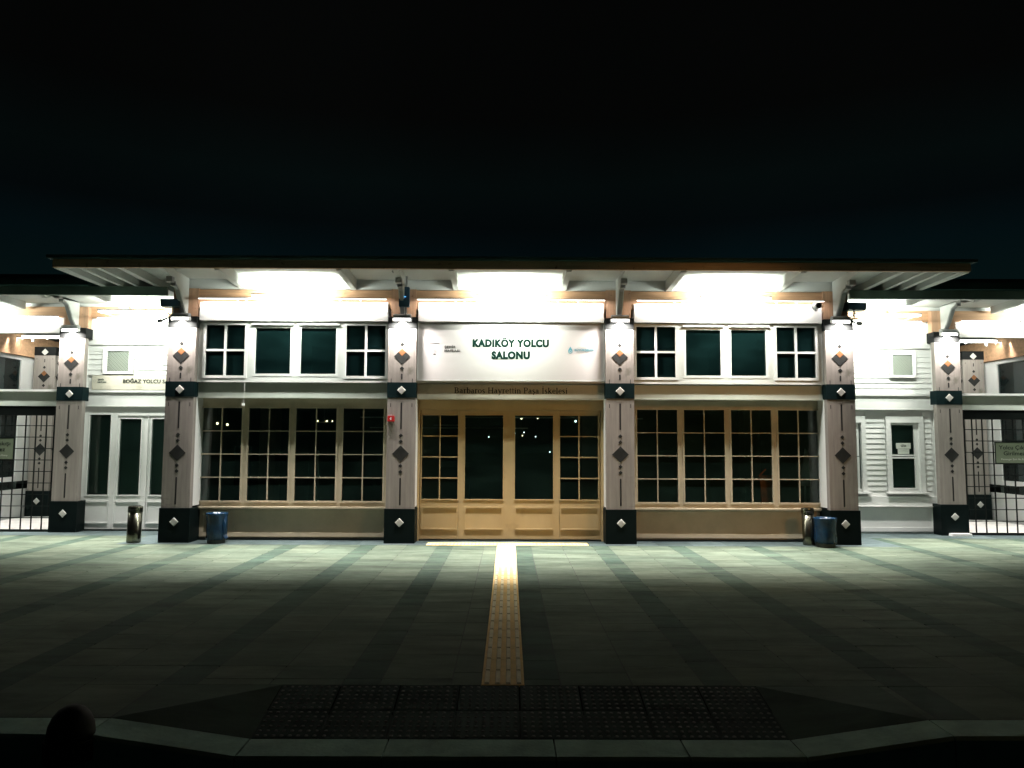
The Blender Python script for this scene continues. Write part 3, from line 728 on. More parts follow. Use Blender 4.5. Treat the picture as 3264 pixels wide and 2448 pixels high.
def batten(name_label, x, y, z, ln=1.16, k_=1.0, span=3.2, ry=.285, na=1.0):
    o = empty('batten_light', (x, y, z), name_label, 'light', 'long fluorescent lights under the eaves')
    hs = MB(); hs.prism([(-.055, .024), (.055, .024), (.04, .045), (-.04, .045)], 'x', -ln/2-.02, ln/2+.02)
    local(hs, 'housing', 'white', o)
    local(MB().tube((-ln/2, -.03, .0), (ln/2, -.03, .0), .017, n=10).tube((-ln/2, .025, .0), (ln/2, .025, .0), .017, n=10), 'tube', 'tube', o)
    arm = MB()
    for sx_ in (-.57, .57):
        arm.path([(sx_, .05, .03), (sx_, .20, .01), (sx_, ry+.04, -.02)], .013, 6); arm.box(sx_-.02, sx_+.02, ry+.015, ry+.053, -.065, .01)
    local(arm, 'arm', 'alum', o)
    rw = span/2
    local(B(-rw, rw, ry-.023, ry, .018, .036), 'light_rail', 'alum', o); local(B(-rw, rw, ry-.021, ry-.002, .010, .0175), 'strip', 'tube', o)
    ld = bpy.data.lights.new('rail_glow', 'AREA'); ld.shape = 'RECTANGLE'; ld.size = rw*2; ld.size_y = .018; ld.energy = BATTEN_R*span/3.2; ld.color = (1.0, 0.955, 0.90); ld.spread = R(160)
    lo = bpy.data.objects.new('rail_glow', ld); COL.objects.link(lo); lo.parent = o; lo.location = (0, ry-.013, .006); lo.rotation_euler = (R(35), 0, 0)
    kn = MB()
    for sx_ in (-.95, -.80, -.26, .12, .80, 1.15): kn.tube((sx_, ry+.045, -.01), (sx_, ry+.045, .035), .016, n=8)
    local(kn, 'clamps', 'alum', o)
    for (en, sp_, zz, yy, ang) in ((BATTEN_A*na, 58, -.025, 0, -12), (36*k_, 125, -.03, 0, 10), (BATTEN_B*k_, 175, .0, .06, 112)):
        ld = bpy.data.lights.new('batten_glow', 'AREA'); ld.shape = 'RECTANGLE'; ld.size = (span if sp_ == 58 else ln); ld.size_y = .07; ld.energy = (en*span/3.2 if sp_ == 58 else en); ld.color = (1.0, 0.93, 0.90) if sp_ == 58 else (0.92, 1.0, 0.89); ld.spread = R(sp_)
        lo = bpy.data.objects.new('batten_glow', ld); COL.objects.link(lo); lo.parent = o; lo.location = (0, yy, zz); lo.rotation_euler = (R(ang), 0, 0)
    return o
batten('long bright fluorescent light above the left paned windows', -3.70, -0.34, 4.10)
batten('long bright fluorescent light above the main white sign', 0.03, -0.34, 4.10)
batten('long bright fluorescent light above the right paned windows', 3.78, -0.34, 4.10)
batten('long bright fluorescent light above the white vent of the left wing', -6.88, 0.80, 4.03, k_=1.0, ry=.745, span=2.05)
batten('long bright fluorescent light above the white vent of the right wing', 6.92, 0.80, 4.03, k_=1.0, ry=.745, span=2.05)
batten('long bright fluorescent light above the left gate, at the photo edge', -10.20, 0.80, 4.03, ry=.65)
batten('long bright fluorescent light above the right gate, at the photo edge', 10.26, 0.80, 4.03, ry=.65)

batten('fluorescent light hanging inside the passage behind the left gate', -9.9, 3.3, 3.92, k_=.28, na=.25)
batten('fluorescent light hanging inside the passage behind the right gate', 9.96, 3.3, 3.92, k_=.28, na=.25)
def column_lamp(label, x, y):
    o = empty('column_lamp', (x, y, 3.78), label, 'lamp', 'short tube lamps at the column heads')
    local(MB().prism([(-.125, .005), (-.02, .005), (-.008, .06), (-.055, .085), (-.12, .05)], 'x', -.15, .15), 'housing', 'alum', o)
    local(MB().tube((-.14, -.075, -.018), (.14, -.075, -.018), .020, n=10), 'tube', 'coltube', o)
    e = MB()
    for s_ in (-1, 1): e.tube((s_*.15, -.075, -.018), (s_*.165, -.075, -.018), .032, n=10)
    local(e, 'end_cap', 'white', o)
    ld = bpy.data.lights.new('column_glow', 'AREA'); ld.shape = 'RECTANGLE'; ld.size = .27; ld.size_y = .03; ld.energy = COLLAMP_W; ld.color = (1.0, .93, .88); ld.spread = R(150)
    lo = bpy.data.objects.new('column_glow', ld); COL.objects.link(lo); lo.parent = o; lo.location = (0, -.11, -.042); lo.rotation_euler = (R(14), 0, 0)
    return o
for x, n in ((CX[0], 'first column of the hall from the left'), (CX[1], 'column left of the ochre doors'), (CX[2], 'column right of the ochre doors'), (CX[3], 'last column of the hall on the right')):
    column_lamp('short bright lamp at the head of the '+n, x, -0.008)
column_lamp('short bright lamp at the head of the left wing column', -8.25, 1.342)
column_lamp('short bright lamp at the head of the right wing column', 8.305, 1.342)

# ================================================================ SIDE WINGS
def clap(par, x0, x1, z0, z1, y, hole=None, name='clapboard', m='white', h=0.1005):
    mb = MB(); z = z0
    while z < z1-.01:
        zt = min(z+h, z1)
        segs = [(x0, x1)]
        for hl in (hole or []):
            if zt > hl[2]+.005 and z < hl[3]-.005:
                ns = []
                for (a, b) in segs:
                    if b <= hl[0] or a >= hl[1]: ns.append((a, b)); continue
                    if a < hl[0]: ns.append((a, hl[0]))
                    if b > hl[1]: ns.append((hl[1], b))
                segs = ns
        for (a, b) in segs: mb.prism([(y-.018, z), (y-.004, zt-.003), (y+.02, zt-.003), (y+.02, z)], 'x', a, b)
        z = zt
    return mb.build(name, m, par)

def wing(par, sg):
    def X(v): return v*sg          # v measured outward
    def bx(a, b, *r): return B(min(X(a), X(b)), max(X(a), X(b)), *r)
    off = 0.055 if sg > 0 else 0.0
    xi, xo = 5.86+off*0, 8.12+off   # bay between the hall and the wing column
    xg0, xg1 = 8.495+off, 14.0       # gate bay
    # backing walls
    # upper part
    bx(xi, xo, 1.62, 1.70, 3.40, 4.1).build('upper_wall', 'white', par)
    ven = (7.20, 7.79) if sg < 0 else (7.32, 7.83)
    vh = (X(ven[0]), X(ven[1]), 2.965, 3.49) if sg > 0 else (X(ven[1]), X(ven[0]), 2.965, 3.49)
    clap(par, min(X(xi), X(xo-.03)), max(X(xi), X(xo-.03)), 2.66 if sg > 0 else 2.95, 3.50, 1.64, [vh])
    bx(xi, xo, 1.665, 1.72, 2.60, 3.39).build('wall_backing', 'white', par)
    bx(xo-.03, xo, 1.58, 1.664, 2.66, 3.9).build('corner_trim', 'white', par)
    bx(xi, xo, 1.575, 1.66, 2.615, 2.655).build('ledge', 'white', par)
    bx(xi, xo, 1.61, 1.70, 2.365, 2.6145).build('frieze_board', 'white', par)
    bx(xi, xo, 1.598, 1.69, 2.345, 2.3645).build('drip_lip', 'white', par)
    valance(par, min(X(xi), X(xo-.04)), max(X(xi), X(xo-.04)), 1.585, 3.53, 4.03, .034)
    bx(xi-.0, xo+.03, 1.56, 1.70, 4.045, 4.26).build('timber_beam', 'wood', par)
    c0 = 8.25+off
    bx(c0-.215, c0+.215, 1.45, 1.74, 3.822, 4.24).build('timber_post', 'post', par)
    # gate bay
    valance(par, min(X(xg0+.02), X(xg1)), max(X(xg0+.02), X(xg1)), 1.49, 3.74, 4.01)
    bx(xg0, xg1, 1.56, 1.70, 4.045, 4.26).build('timber_beam', 'wood', par)
    bx(xg0, xg1, 1.42, 1.64, 2.615, 2.655).build('ledge', 'white', par)
    bx(xg0, xg1, 1.50, 1.64, 2.345, 2.6145).build('frieze_board', 'grey', par)
    bx(xg0, xg1, 1.52, 1.62, 2.19, 2.3445).build('gate_lintel', 'iron', par)
    # soffit and eave
    bx(5.98, 14.0, 0.28, 8.0, 4.33, 4.36).build('soffit', 'soffit', par)
    bx(5.98, 14.0, 0.235, 0.28, 4.228, 4.38).build('fascia', 'wingfascia', par)
    bx(7.3, 14.0, 0.12, 0.28, 4.382, 4.50).build('gutter', 'roofing', par)
    for v in (9.28, 11.2, 7.32): joist(par, X(v), .09, 1.455, 0.285, 4.19, .14, slope=0.05)
    bx(5.98, 14.0, 1.58, 1.70, 4.262, 4.328).build('top_board', 'soffit', par)
    # roof over the wing
    bx(7.3, 14.0, 0.28, 8.0, 4.385, 4.60).build('roof', 'roofing', par)
    bracket(par, X(c0), 1.35, 3.84, zs=4.318, up=0.0)
    # side wall of the passage beyond the gate, running back
    xw = 10.85+off
    hs = [(1.95, 2.45, 2.75, 3.48), (2.50, 3.85, 2.75, 3.48)]
    mb = MB()
    a, b = (X(xw), X(xw)+sg*.1)
    mb.box(min(a, b), max(a, b), 1.7, 8.0, 0.0, 0.62); mb.box(min(a, b), max(a, b), 1.7, 8.0, 0.80, 0.90); mb.box(min(a, b), max(a, b), 1.7, 8.0, 2.28, 2.75); mb.box(min(a, b), max(a, b), 1.7, 8.0, 3.48, 3.56)
    for (p, q) in ((1.7, 1.80), (2.75, 2.82), (3.86, 8.0)):
        mb.box(min(a, b), max(a, b), p, q, 0.901, 2.279); mb.box(min(a, b), max(a, b), p, q, 2.751, 3.479)
    mb.build('passage_wall', 'white', par)
    for (p, q) in ((1.80, 2.75), (2.82, 3.86)):
        for (z0, z1) in ((.621, .799), (.901, 2.279), (2.751, 3.479)):
            m_ = MB().box(min(a+sg*.03, a+sg*.04), max(a+sg*.03, a+sg*.04), p, q, z0, z1); m_.build('passage_window', 'uglass', par)
    t = MB().box(min(X(xw-.06), X(xw+.04)), max(X(xw-.06), X(xw+.04)), 1.7, 8.0, 3.57, 4.05); t.build('passage_beam', 'wood', par)
    bx(xg0, xw-.07, 1.75, 8.0, 0.002, 0.006).build('passage_floor', 'passfloor', par)
    # back end of the passage and the inner side wall behind the column
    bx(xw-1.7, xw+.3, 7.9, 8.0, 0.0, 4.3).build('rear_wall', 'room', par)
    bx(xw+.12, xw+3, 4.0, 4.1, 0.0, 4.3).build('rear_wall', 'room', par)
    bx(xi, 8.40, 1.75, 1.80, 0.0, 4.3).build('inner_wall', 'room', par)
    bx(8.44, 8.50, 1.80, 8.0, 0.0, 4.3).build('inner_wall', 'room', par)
    bx(9.99, 10.27, 4.35, 4.8, 0.0, 3.6).build('passage_pilaster', 'white', par)
    return X, bx, xi, xo, xg0
X, bx, xi, xo, xg0 = wing(wingL, -1)
# left wing: sign strip, glazed doors
wall_holes(-xo, -xi, 0.0, 2.364, 1.655, 1.735, [(-8.030, -7.600, .655, 2.200), (-7.445, -7.015, .655, 2.120), (-6.835, -6.405, .655, 2.120)]).build('door_wall', 'white', wingL)
for i, (a, b, zt) in enumerate(((-8.018, -7.612, 2.19), (-7.433, -7.027, 2.112), (-6.823, -6.417, 2.112))):
    d = window(wingL, a, b, .67, zt, 1.642, 1, 1, 'white', 'glass', .022, .02, .03, name='glazed_door')
    mb = MB(); p, q, z0, z1 = a-.045, b+.02, .135, .552
    for (u, v, r_, s_) in ((p, q, z1-.02, z1), (p, q, z0, z0+.02), (p, p+.02, z0+.021, z1-.021), (q-.02, q, z0+.021, z1-.021)): mb.box(u, v, 1.637, 1.6545, r_, s_)
    mb.build('moulding', 'white', d)
fr = MB(); fr.box(-7.50, -7.478, 1.63, 1.6545, .02, 2.20); fr.box(-6.90, -6.885, 1.63, 1.6545, .02, 2.2); fr.box(-7.4775, -6.2, 1.63, 1.6545, 2.175, 2.20); fr.build('door_frame', 'white', wingL)
B(-xo, -xi, 1.60, 1.654, 0.0, 0.03).build('threshold', 'iron', wingL)

X, bx, xi, xo, xg0 = wing(wingR, 1)
WR = [(6.50, 6.83), (7.36, 7.80)]
holes = [(6.30, 6.80, .83, 2.08), (7.355, 7.805, .83, 2.08)]
wall_holes(xi, xo, 0.53, 2.364, 1.705, 1.76, [(h[0], h[1], h[2], h[3]) for h in holes]).build('wall_backing', 'white', wingR)
clap(wingR, xi, xo-.05, 0.70, 2.345, 1.695, [(6.20, 6.86, .76, 2.23), (7.235, 7.975, .76, 2.23)])
B(xi, xo, 1.62, 1.70, .52, .70).build('sill_board', 'white', wingR)
B(xi, xo, 1.58, 1.70, .505, .5195).build('ledge', 'white', wingR)
B(xi, xo, 1.64, 1.76, 0.0, .5045).build('dado_wall', 'white', wingR)
mb = MB(); mb.box(xi, xo, 1.612, 1.639, .40, .48); mb.box(xi, xo, 1.612, 1.639, .04, .115); mb.box(xo-.12, xo-.04, 1.612, 1.639, .1151, .3999); mb.build('dado_frame', 'white', wingR)
for (a, b) in ((6.21, 6.85), (7.245, 7.965)):
    cz = MB(); cz.box(a, a+.085, 1.645, 1.72, .78, 2.22); cz.box(b-.085, b, 1.645, 1.72, .78, 2.22); cz.box(a+.0851, b-.0851, 1.645, 1.72, 2.10, 2.22)
    c = cz.build('window_casing', 'white', wingR)
    B(a-.02, b+.06, 1.58, 1.70, .745, .779).build('sill', 'white', c)
    ga, gb = (a+.125, b-.155) if a < 7 else (7.370, 7.800)
    for (z0, z1) in ((.855, 1.415), (1.49, 2.055)):
        s_ = MB(); s_.box(ga-.04, ga, 1.70, 1.73, z0-.03, z1+.03); s_.box(gb, gb+.04, 1.70, 1.73, z0-.03, z1+.03); s_.box(ga, gb, 1.70, 1.73, z0-.03, z0); s_.box(ga, gb, 1.70, 1.73, z1, z1+.03)
        s_.build('sash', 'white', c)
        B(ga, gb, 1.715, 1.72, z0, z1).build('pane', 'glass', c)

# ================================================================ THINGS ON THE FACADE
# main sign
sg = empty('main_sign', (0.03, 0.1, 3.25), 'wide white sign reading KADIKOY YOLCU SALONU above the ochre doors', 'sign')
B(-1.560, 1.625, 0.098, 0.122, 2.755, 3.735).build('sign_panel', 'panel', sg)
f = MB(); f.box(-1.578, 1.643, 0.088, 0.124, 2.737, 2.7549); f.box(-1.578, 1.643, 0.088, 0.124, 3.7351, 3.752); f.box(-1.578, -1.5601, 0.088, 0.124, 2.755, 3.735); f.box(1.6251, 1.643, 0.088, 0.124, 2.755, 3.735)
f.build('sign_frame', 'white', sg)
SY = 0.097
text(sg, 'KADIKÖY YOLCU', 0.026, 3.335, 0.168, SY, 'text', 0.0115, 'CENTER', 1.316, sp=1.12)
text(sg, 'SALONU', 0.026, 3.127, 0.168, SY, 'text', 0.0115, 'CENTER', 0.662, sp=1.12)
text(sg, 'ŞEHİR', -1.112, 3.303, 0.058, SY, 'textblack', 0.0004, 'LEFT', 0.19, sp=1.1)
text(sg, 'HATLARI', -1.112, 3.238, 0.058, SY, 'textblack', 0.0004, 'LEFT', 0.265, sp=1.1)
em = MB()
pts = [(-1.372, 3.372), (-1.362, 3.380), (-1.335, 3.384), (-1.235, 3.384), (-1.208, 3.380), (-1.198, 3.370)]
for p, q in zip(pts, pts[1:]): em.face([(p[0], SY-.003, p[1]-.004), (q[0], SY-.003, q[1]-.004), (q[0], SY-.003, q[1]+.004), (p[0], SY-.003, p[1]+.004)])
em.face([(-1.305, SY-.003, 3.188), (-1.262, SY-.003, 3.188), (-1.262, SY-.003, 3.200), (-1.305, SY-.003, 3.200)])
em.build('emblem_bar', 'textblack', sg)
ep = MB()
def ring(mb, cx, cz, r0, r1, a0=0, a1=360, n=20, y=SY-.003, kx=1.0):
    for i in range(n):
        u = R(a0+(a1-a0)*i/n); v = R(a0+(a1-a0)*(i+1)/n)
        mb.face([(cx+kx*r0*math.cos(u), y, cz+r0*math.sin(u)), (cx+kx*r1*math.cos(u), y, cz+r1*math.sin(u)), (cx+kx*r1*math.cos(v), y, cz+r1*math.sin(v)), (cx+kx*r0*math.cos(v), y, cz+r0*math.sin(v))][::-1])
ring(ep, -1.284, 3.262, .040, .048, 190, 350); 
for s_ in (-1, 1):
    ep.face([(-1.284-.026*s_-.006, SY-.0035, 3.235), (-1.284-.026*s_+.006, SY-.0035, 3.235), (-1.284+.026*s_+.006, SY-.0035, 3.295), (-1.284+.026*s_-.006, SY-.0035, 3.295)])
ep.build('emblem', 'emblemp', sg)
text(sg, 'BÜYÜKŞEHİR', 1.125, 3.262, 0.050, SY, 'textblue', 0.0010, 'LEFT', 0.335, sp=1.05)
text(sg, 'ISTANBUL'.replace('I', 'İ', 1), 1.180, 3.316, 0.020, SY, 'textpale', 0.0, 'LEFT', 0.18, sp=1.6)
text(sg, 'BELEDİYESİ', 1.160, 3.232, 0.020, SY, 'textpale', 0.0, 'LEFT', 0.22, sp=1.6)
dp = MB(); pts = []
for i in range(24):
    a = 2*math.pi*i/24; r_ = .045; x_ = math.sin(a)*r_*(1 if math.cos(a) < 0 else (1-math.cos(a)*.62)); z_ = -math.cos(a)*.045 if math.cos(a) > 0 else 0
    pts.append((x_, z_))
pts = [(.045*math.sin(t_)*(math.sin(t_/2)**1.2), .062*math.cos(t_)) for t_ in [2*math.pi*i/24 for i in range(24)]]
dp.face([(1.052+p[0]*1.15, SY-.003, 3.278+p[1]) for p in pts])
dp.build('emblem', 'textblue', sg)
dr = MB(); ring(dr, 1.052, 3.255, .014, .019, 0, 360, 14, SY-.0045); ring(dr, 1.052, 3.262, .028, .032, 200, 340, 10, SY-.0045); dr.build('emblem_lines', 'panel', sg)
# pier name lettering on the stained board
ln = empty('pier_name', (0.03, 0.26, 2.56), 'dark serif lettering Barbaros Hayrettin Pasa Iskelesi on the stained board', 'sign')
serif_text(ln, 'Barbaros Hayrettin Paşa İskelesi', -0.945, 1.01, 2.530, 0.1615, 'textblack')
# left wing sign strip
ls = empty('wing_sign', (-7.2, 1.5, 2.8), 'long grey sign strip reading BOGAZ YOLCU SALONU under the left vent', 'sign')
B(-7.975, -5.90, 1.585, 1.615, 2.668, 2.94).build('sign_panel', 'signgrey', ls)
text(ls, 'BOĞAZ YOLCU SALONU', -7.385, 2.795, 0.098, 1.584, 'textblack', 0.0022, 'LEFT', 1.155, sp=1.05)
text(ls, 'ŞEHİR', -7.865, 2.845, 0.040, 1.584, 'text', 0.0008, 'LEFT', 0.115)
text(ls, 'HATLARI', -7.865, 2.795, 0.040, 1.584, 'text', 0.0008, 'LEFT', 0.160)
e2 = MB(); e2.face([(-8.02+.09-.045, 1.581, 2.905), (-7.885, 1.581, 2.905), (-7.885, 1.581, 2.910), (-7.975, 1.581, 2.910)]) ; 
ring(e2, -7.93, 2.83, .018, .024, 0, 360, 12, 1.581); e2.build('emblem', 'textpale', ls)

# vents
def vent(x0, x1, z0, z1, gx0, gx1, gz0, gz1, y, label):
    o = empty('lattice_vent', ((x0+x1)/2, y, (z0+z1)/2), label, 'vent', 'square lattice vents of the wings')
    m_ = MB()
    for (a, b, c, d) in ((x0, gx0, z0, z1), (gx1, x1, z0, z1), (gx0+.0001, gx1-.0001, z0, gz0), (gx0+.0001, gx1-.0001, gz1, z1)): m_.box(a, b, y-.03, y+.03, c, d)
    m_.build('frame', 'white', o)
    B(gx0-.001, gx1+.001, y+.018, y+.028, gz0, gz1).build('backing', 'slot', o)
    la = MB(); s_ = .044; w_ = .017; W = gx1-gx0; Hh = gz1-gz0
    for dirn, yy in ((1, y-.008), (-1, y+.000)):
        k = -Hh
        while k < W:
            # diagonal strip from (gx0+k, gz0) going up; clip to the rectangle
            pts = []
            a0 = max(0, -k); a1 = min(Hh, W-k)
            if a1-a0 > .01:
                q = [(k+a0, a0), (k+a1, a1)]
                if dirn < 0: q = [(W-p[0], p[1]) for p in q]
                (xa, za), (xb, zb) = q; h = w_/2
                la.face([(gx0+xa-h, yy, gz0+za+h*dirn) if dirn > 0 else (gx0+xa-h, yy, gz0+za-h), (gx0+xa+h, yy, gz0+za-h*dirn) if dirn > 0 else (gx0+xa+h, yy, gz0+za+h),
                         (gx0+xb+h, yy, gz0+zb-h*dirn) if dirn > 0 else (gx0+xb+h, yy, gz0+zb+h), (gx0+xb-h, yy, gz0+zb+h*dirn) if dirn > 0 else (gx0+xb-h, yy, gz0+zb-h)])
            k += s_ if dirn > 0 else s_*1.5
    la.build('lattice', 'lattice', o)
vent(-7.785, -7.205, 2.968, 3.487, -7.705, -7.285, 3.015, 3.41, 1.60, 'square white lattice vent on the left wing wall')
vent(7.325, 7.825, 2.968, 3.487, 7.375, 7.765, 3.010, 3.41, 1.60, 'square white lattice vent on the right wing wall')

# notices in the ticket window
nb = empty('ticket_notice', (7.58, 1.7, 1.6), 'two small white papers, the upper reading GISE, in the ticket window', 'notice')
B(7.455, 7.735, 1.706, 1.711, 1.602, 1.712).build('upper_paper', 'paper', nb); B(7.485, 7.705, 1.706, 1.711, 1.502, 1.596).build('lower_paper', 'paper', nb)
text(nb, 'GİŞE', 7.595, 1.642, 0.048, 1.7055, 'textblack', 0.0012, 'CENTER', 0.105, depth=.001)
l_ = MB(); l_.box(7.53, 7.66, 1.7045, 1.7055, 1.568, 1.573); l_.box(7.51, 7.68, 1.7045, 1.7055, 1.545, 1.548); l_.build('fine_print', 'textpale', nb)

# gates
def gate(par_x, sg_, label):
    o = empty('iron_gate', (par_x+sg_*2.6, 1.40, 0), label, 'gate', 'black iron grille gates of the passages')
    xa = par_x; n = 26; sx_, sz_ = 0.1935, 0.2135
    fr_ = MB()
    fr_.box(min(xa, xa+sg_*.035), max(xa, xa+sg_*.035), 1.40, 1.44, 0.03, 2.188)
    xe = xa+sg_*n*sx_
    fr_.box(min(xa, xe), max(xa, xe), 1.40, 1.44, 0.0, 0.045); fr_.box(min(xa+sg_*.036, xe), max(xa+sg_*.036, xe), 1.40, 1.44, 2.16, 2.189)
    fr_.build('frame', 'iron', o)
    gb = MB(); kn = MB()
    for i in range(1, n): 
        x = xa+sg_*(i*sx_-.015); gb.box(x-.009, x+.009, 1.411, 1.429, .045, 2.16)
        for j in range(10):
            z = .261+j*sz_
            if j >= 9: continue
            kn.poly([(x-.026, 1.418, z), (x, 1.418, z-.026), (x+.026, 1.418, z), (x, 1.418, z+.026), (x, 1.404, z), (x, 1.436, z)], [(0,1,4),(1,2,4),(2,3,4),(3,0,4),(1,0,5),(2,1,5),(3,2,5),(0,3,5)])
    for j in range(9):
        z = .261+j*sz_; gb.box(min(xa+sg_*.036, xe), max(xa+sg_*.036, xe), 1.408, 1.4105, z-.008, z+.008)
    gb.build('grille', 'iron', o); kn.build('rosettes', 'iron', o)
    return o
gate(-8.515, -1, 'black iron grille gate closing the passage at the left edge')
gate(8.572, 1, 'black iron grille gate closing the passage at the right edge')
def gsign(x0, x1, label):
    o = empty('gate_sign', ((x0+x1)/2, 1.38, 1.53), label, 'sign', 'exit signs hung on the gates')
    B(x0, x1, 1.385, 1.398, 1.345, 1.73).build('plate', 'gatesign', o)
    f = MB(); f.box(x0-.012, x0, 1.382, 1.4, 1.333, 1.742); f.box(x1, x1+.012, 1.382, 1.4, 1.333, 1.742); f.box(x0, x1, 1.382, 1.4, 1.333, 1.345); f.box(x0, x1, 1.382, 1.4, 1.73, 1.742); f.build('frame', 'iron', o)
    cx = (x0+x1)/2
    text(o, 'Yolcu Çıkışı', cx, 1.60, .105, 1.3845, 'textblack', .001, 'CENTER', x1-x0-.12, depth=.001)
    text(o, 'Girilmez', cx, 1.49, .105, 1.3845, 'textblack', .001, 'CENTER', (x1-x0)*.58, depth=.001)
    text(o, 'Passenger Exit No Entry', cx, 1.40, .045, 1.3845, 'textpale', .0, 'CENTER', x1-x0-.2, depth=.001)
gsign(-9.98, -9.27, 'grey plate reading Yolcu Cikisi Girilmez on the left gate')
gsign(9.16, 9.86, 'grey plate reading Yolcu Cikisi Girilmez on the right gate')

# fire alarm
fa = empty('fire_alarm', (-1.993, -0.004, 2.085), 'small red fire alarm box on the column left of the doors', 'alarm')
B(-2.050, -1.937, -0.045, -0.001, 2.035, 2.130).build('housing', 'red', fa)
cb = MB(); ring(cb, -1.993, 2.083, .010, .017, 30, 330, 10, -.0465); cb.box(-1.997, -1.989, -.047, -.0455, 2.058, 2.108); cb.build('symbol', 'whitetext', fa)
B(-2.045, -1.985, -.018, -.001, 2.131, 2.160).build('cable_box', 'alum', fa)
# access point on the column
ap = empty('wifi_box', (-1.783, -0.1, 4.14), 'slate blue electronic box with glowing blue light above the second column', 'device')
m_ = MB().prism([(-1.872, 3.985), (-1.862, 3.972), (-1.704, 3.972), (-1.694, 3.985), (-1.694, 4.300), (-1.704, 4.313), (-1.862, 4.313), (-1.872, 4.300)], 'y', -.165, -.095)
m_.build('housing', 'bluebox', ap)
B(-1.812, -1.752, -.169, -.1655, 4.136, 4.150).build('indicator', 'led', ap)
B(-1.835, -1.735, -.168, -.1655, 4.195, 4.207).build('nameplate', 'camgrey', ap)
cp = MB(); cp.path([(-1.755, -.12, 3.84), (-1.755, -.12, 3.97)], .016); cp.path([(-1.80, -.12, 4.315), (-1.80, -.12, 4.40), (-1.81, -.2, 4.44), (-1.86, -.33, 4.485), (-1.93, -.5, 4.50)], .02)
cp.path([(-1.758, -.12, 4.315), (-1.752, -.12, 4.40), (-1.752, -.12, 4.50)], .018)
cp.build('conduit', 'alum', ap)
# floodlights and cameras at the hall corners
def flood(x, y, z, ang, label):
    o = empty('floodlight', (x, y, z), label, 'floodlight', 'dark box floodlights at the hall corners'); o.rotation_euler = (0, 0, ang)
    local(MB().prism([(-.16, -.07), (.16, -.07), (.175, .06), (-.175, .06)], 'y', -.10, .08), 'housing', 'camgrey', o)
    local(B(-.14, .14, -.106, -.1005, -.055, .05), 'front_glass', 'bluebox', o)
    local(MB().tube((0, 0, -.20), (0, 0, -.072), .014).box(-.05, .05, -.03, .05, -.215, -.200), 'stand', 'white', o)
    return o
flood(-5.74, -.05, 4.03, 0.0, 'dark box floodlight on a short stand at the left hall corner')
flood(5.93, .02, 4.04, 0.12, 'dark box floodlight at the right hall corner')
def bullet(x, y, z, label):
    o = empty('security_camera', (x, y, z), label, 'camera')
    local(MB().tube((0, -.12, -.01), (0, .08, .01), .055, .052, n=16), 'body', 'alum', o)
    local(MB().tube((0, -.124, -.01), (0, -.119, -.01), .042, n=16), 'lens', 'slot', o)
    local(MB().path([(0, .03, -.05), (.05, .1, -.07), (.11, .13, -.09)], .014), 'mount', 'alum', o)
bullet(5.26, -.02, 4.04, 'round grey security camera beside the right corner column head')
tl = MB()
tl.path([(-5.86, .05, 3.80), (-5.92, .02, 3.76), (-5.95, -.03, 3.73)], .018); tl.tube((-5.95, -.10, 3.72), (-5.95, .0, 3.74), .03)
tag(tl.build('small_sensor', 'alum'), 'tiny grey sensor on the outer side of the left corner column head', 'sensor')
tl = MB()
tl.path([(5.90, .05, 3.80), (5.95, .02, 3.76)], .015); tl.tube((5.98, -.10, 3.73), (5.98, .0, 3.75), .035)
tag(tl.build('small_sensor', 'alum'), 'tiny grey sensor on the outer side of the right corner column head', 'sensor')
# hanging cord
hc = MB(); hc.path([(-4.50, .035, 2.745), (-4.502, .03, 2.55), (-4.51, .028, 2.33)], .0022, 5); hc.box(-4.535, -4.49, .018, .036, 2.295, 2.335)
tag(hc.build('hanging_cord', 'whitetext'), 'thin white cord with a plug hanging before the left windows', 'cord')
# white block at the foot of the right wing column
tag(MB().prism([(8.16, 0.004), (8.53, 0.004), (8.52, .05), (8.17, .05)], 'y', 1.19, 1.31).build('white_block', 'white'), 'low white block lying at the foot of the right wing column', 'block')

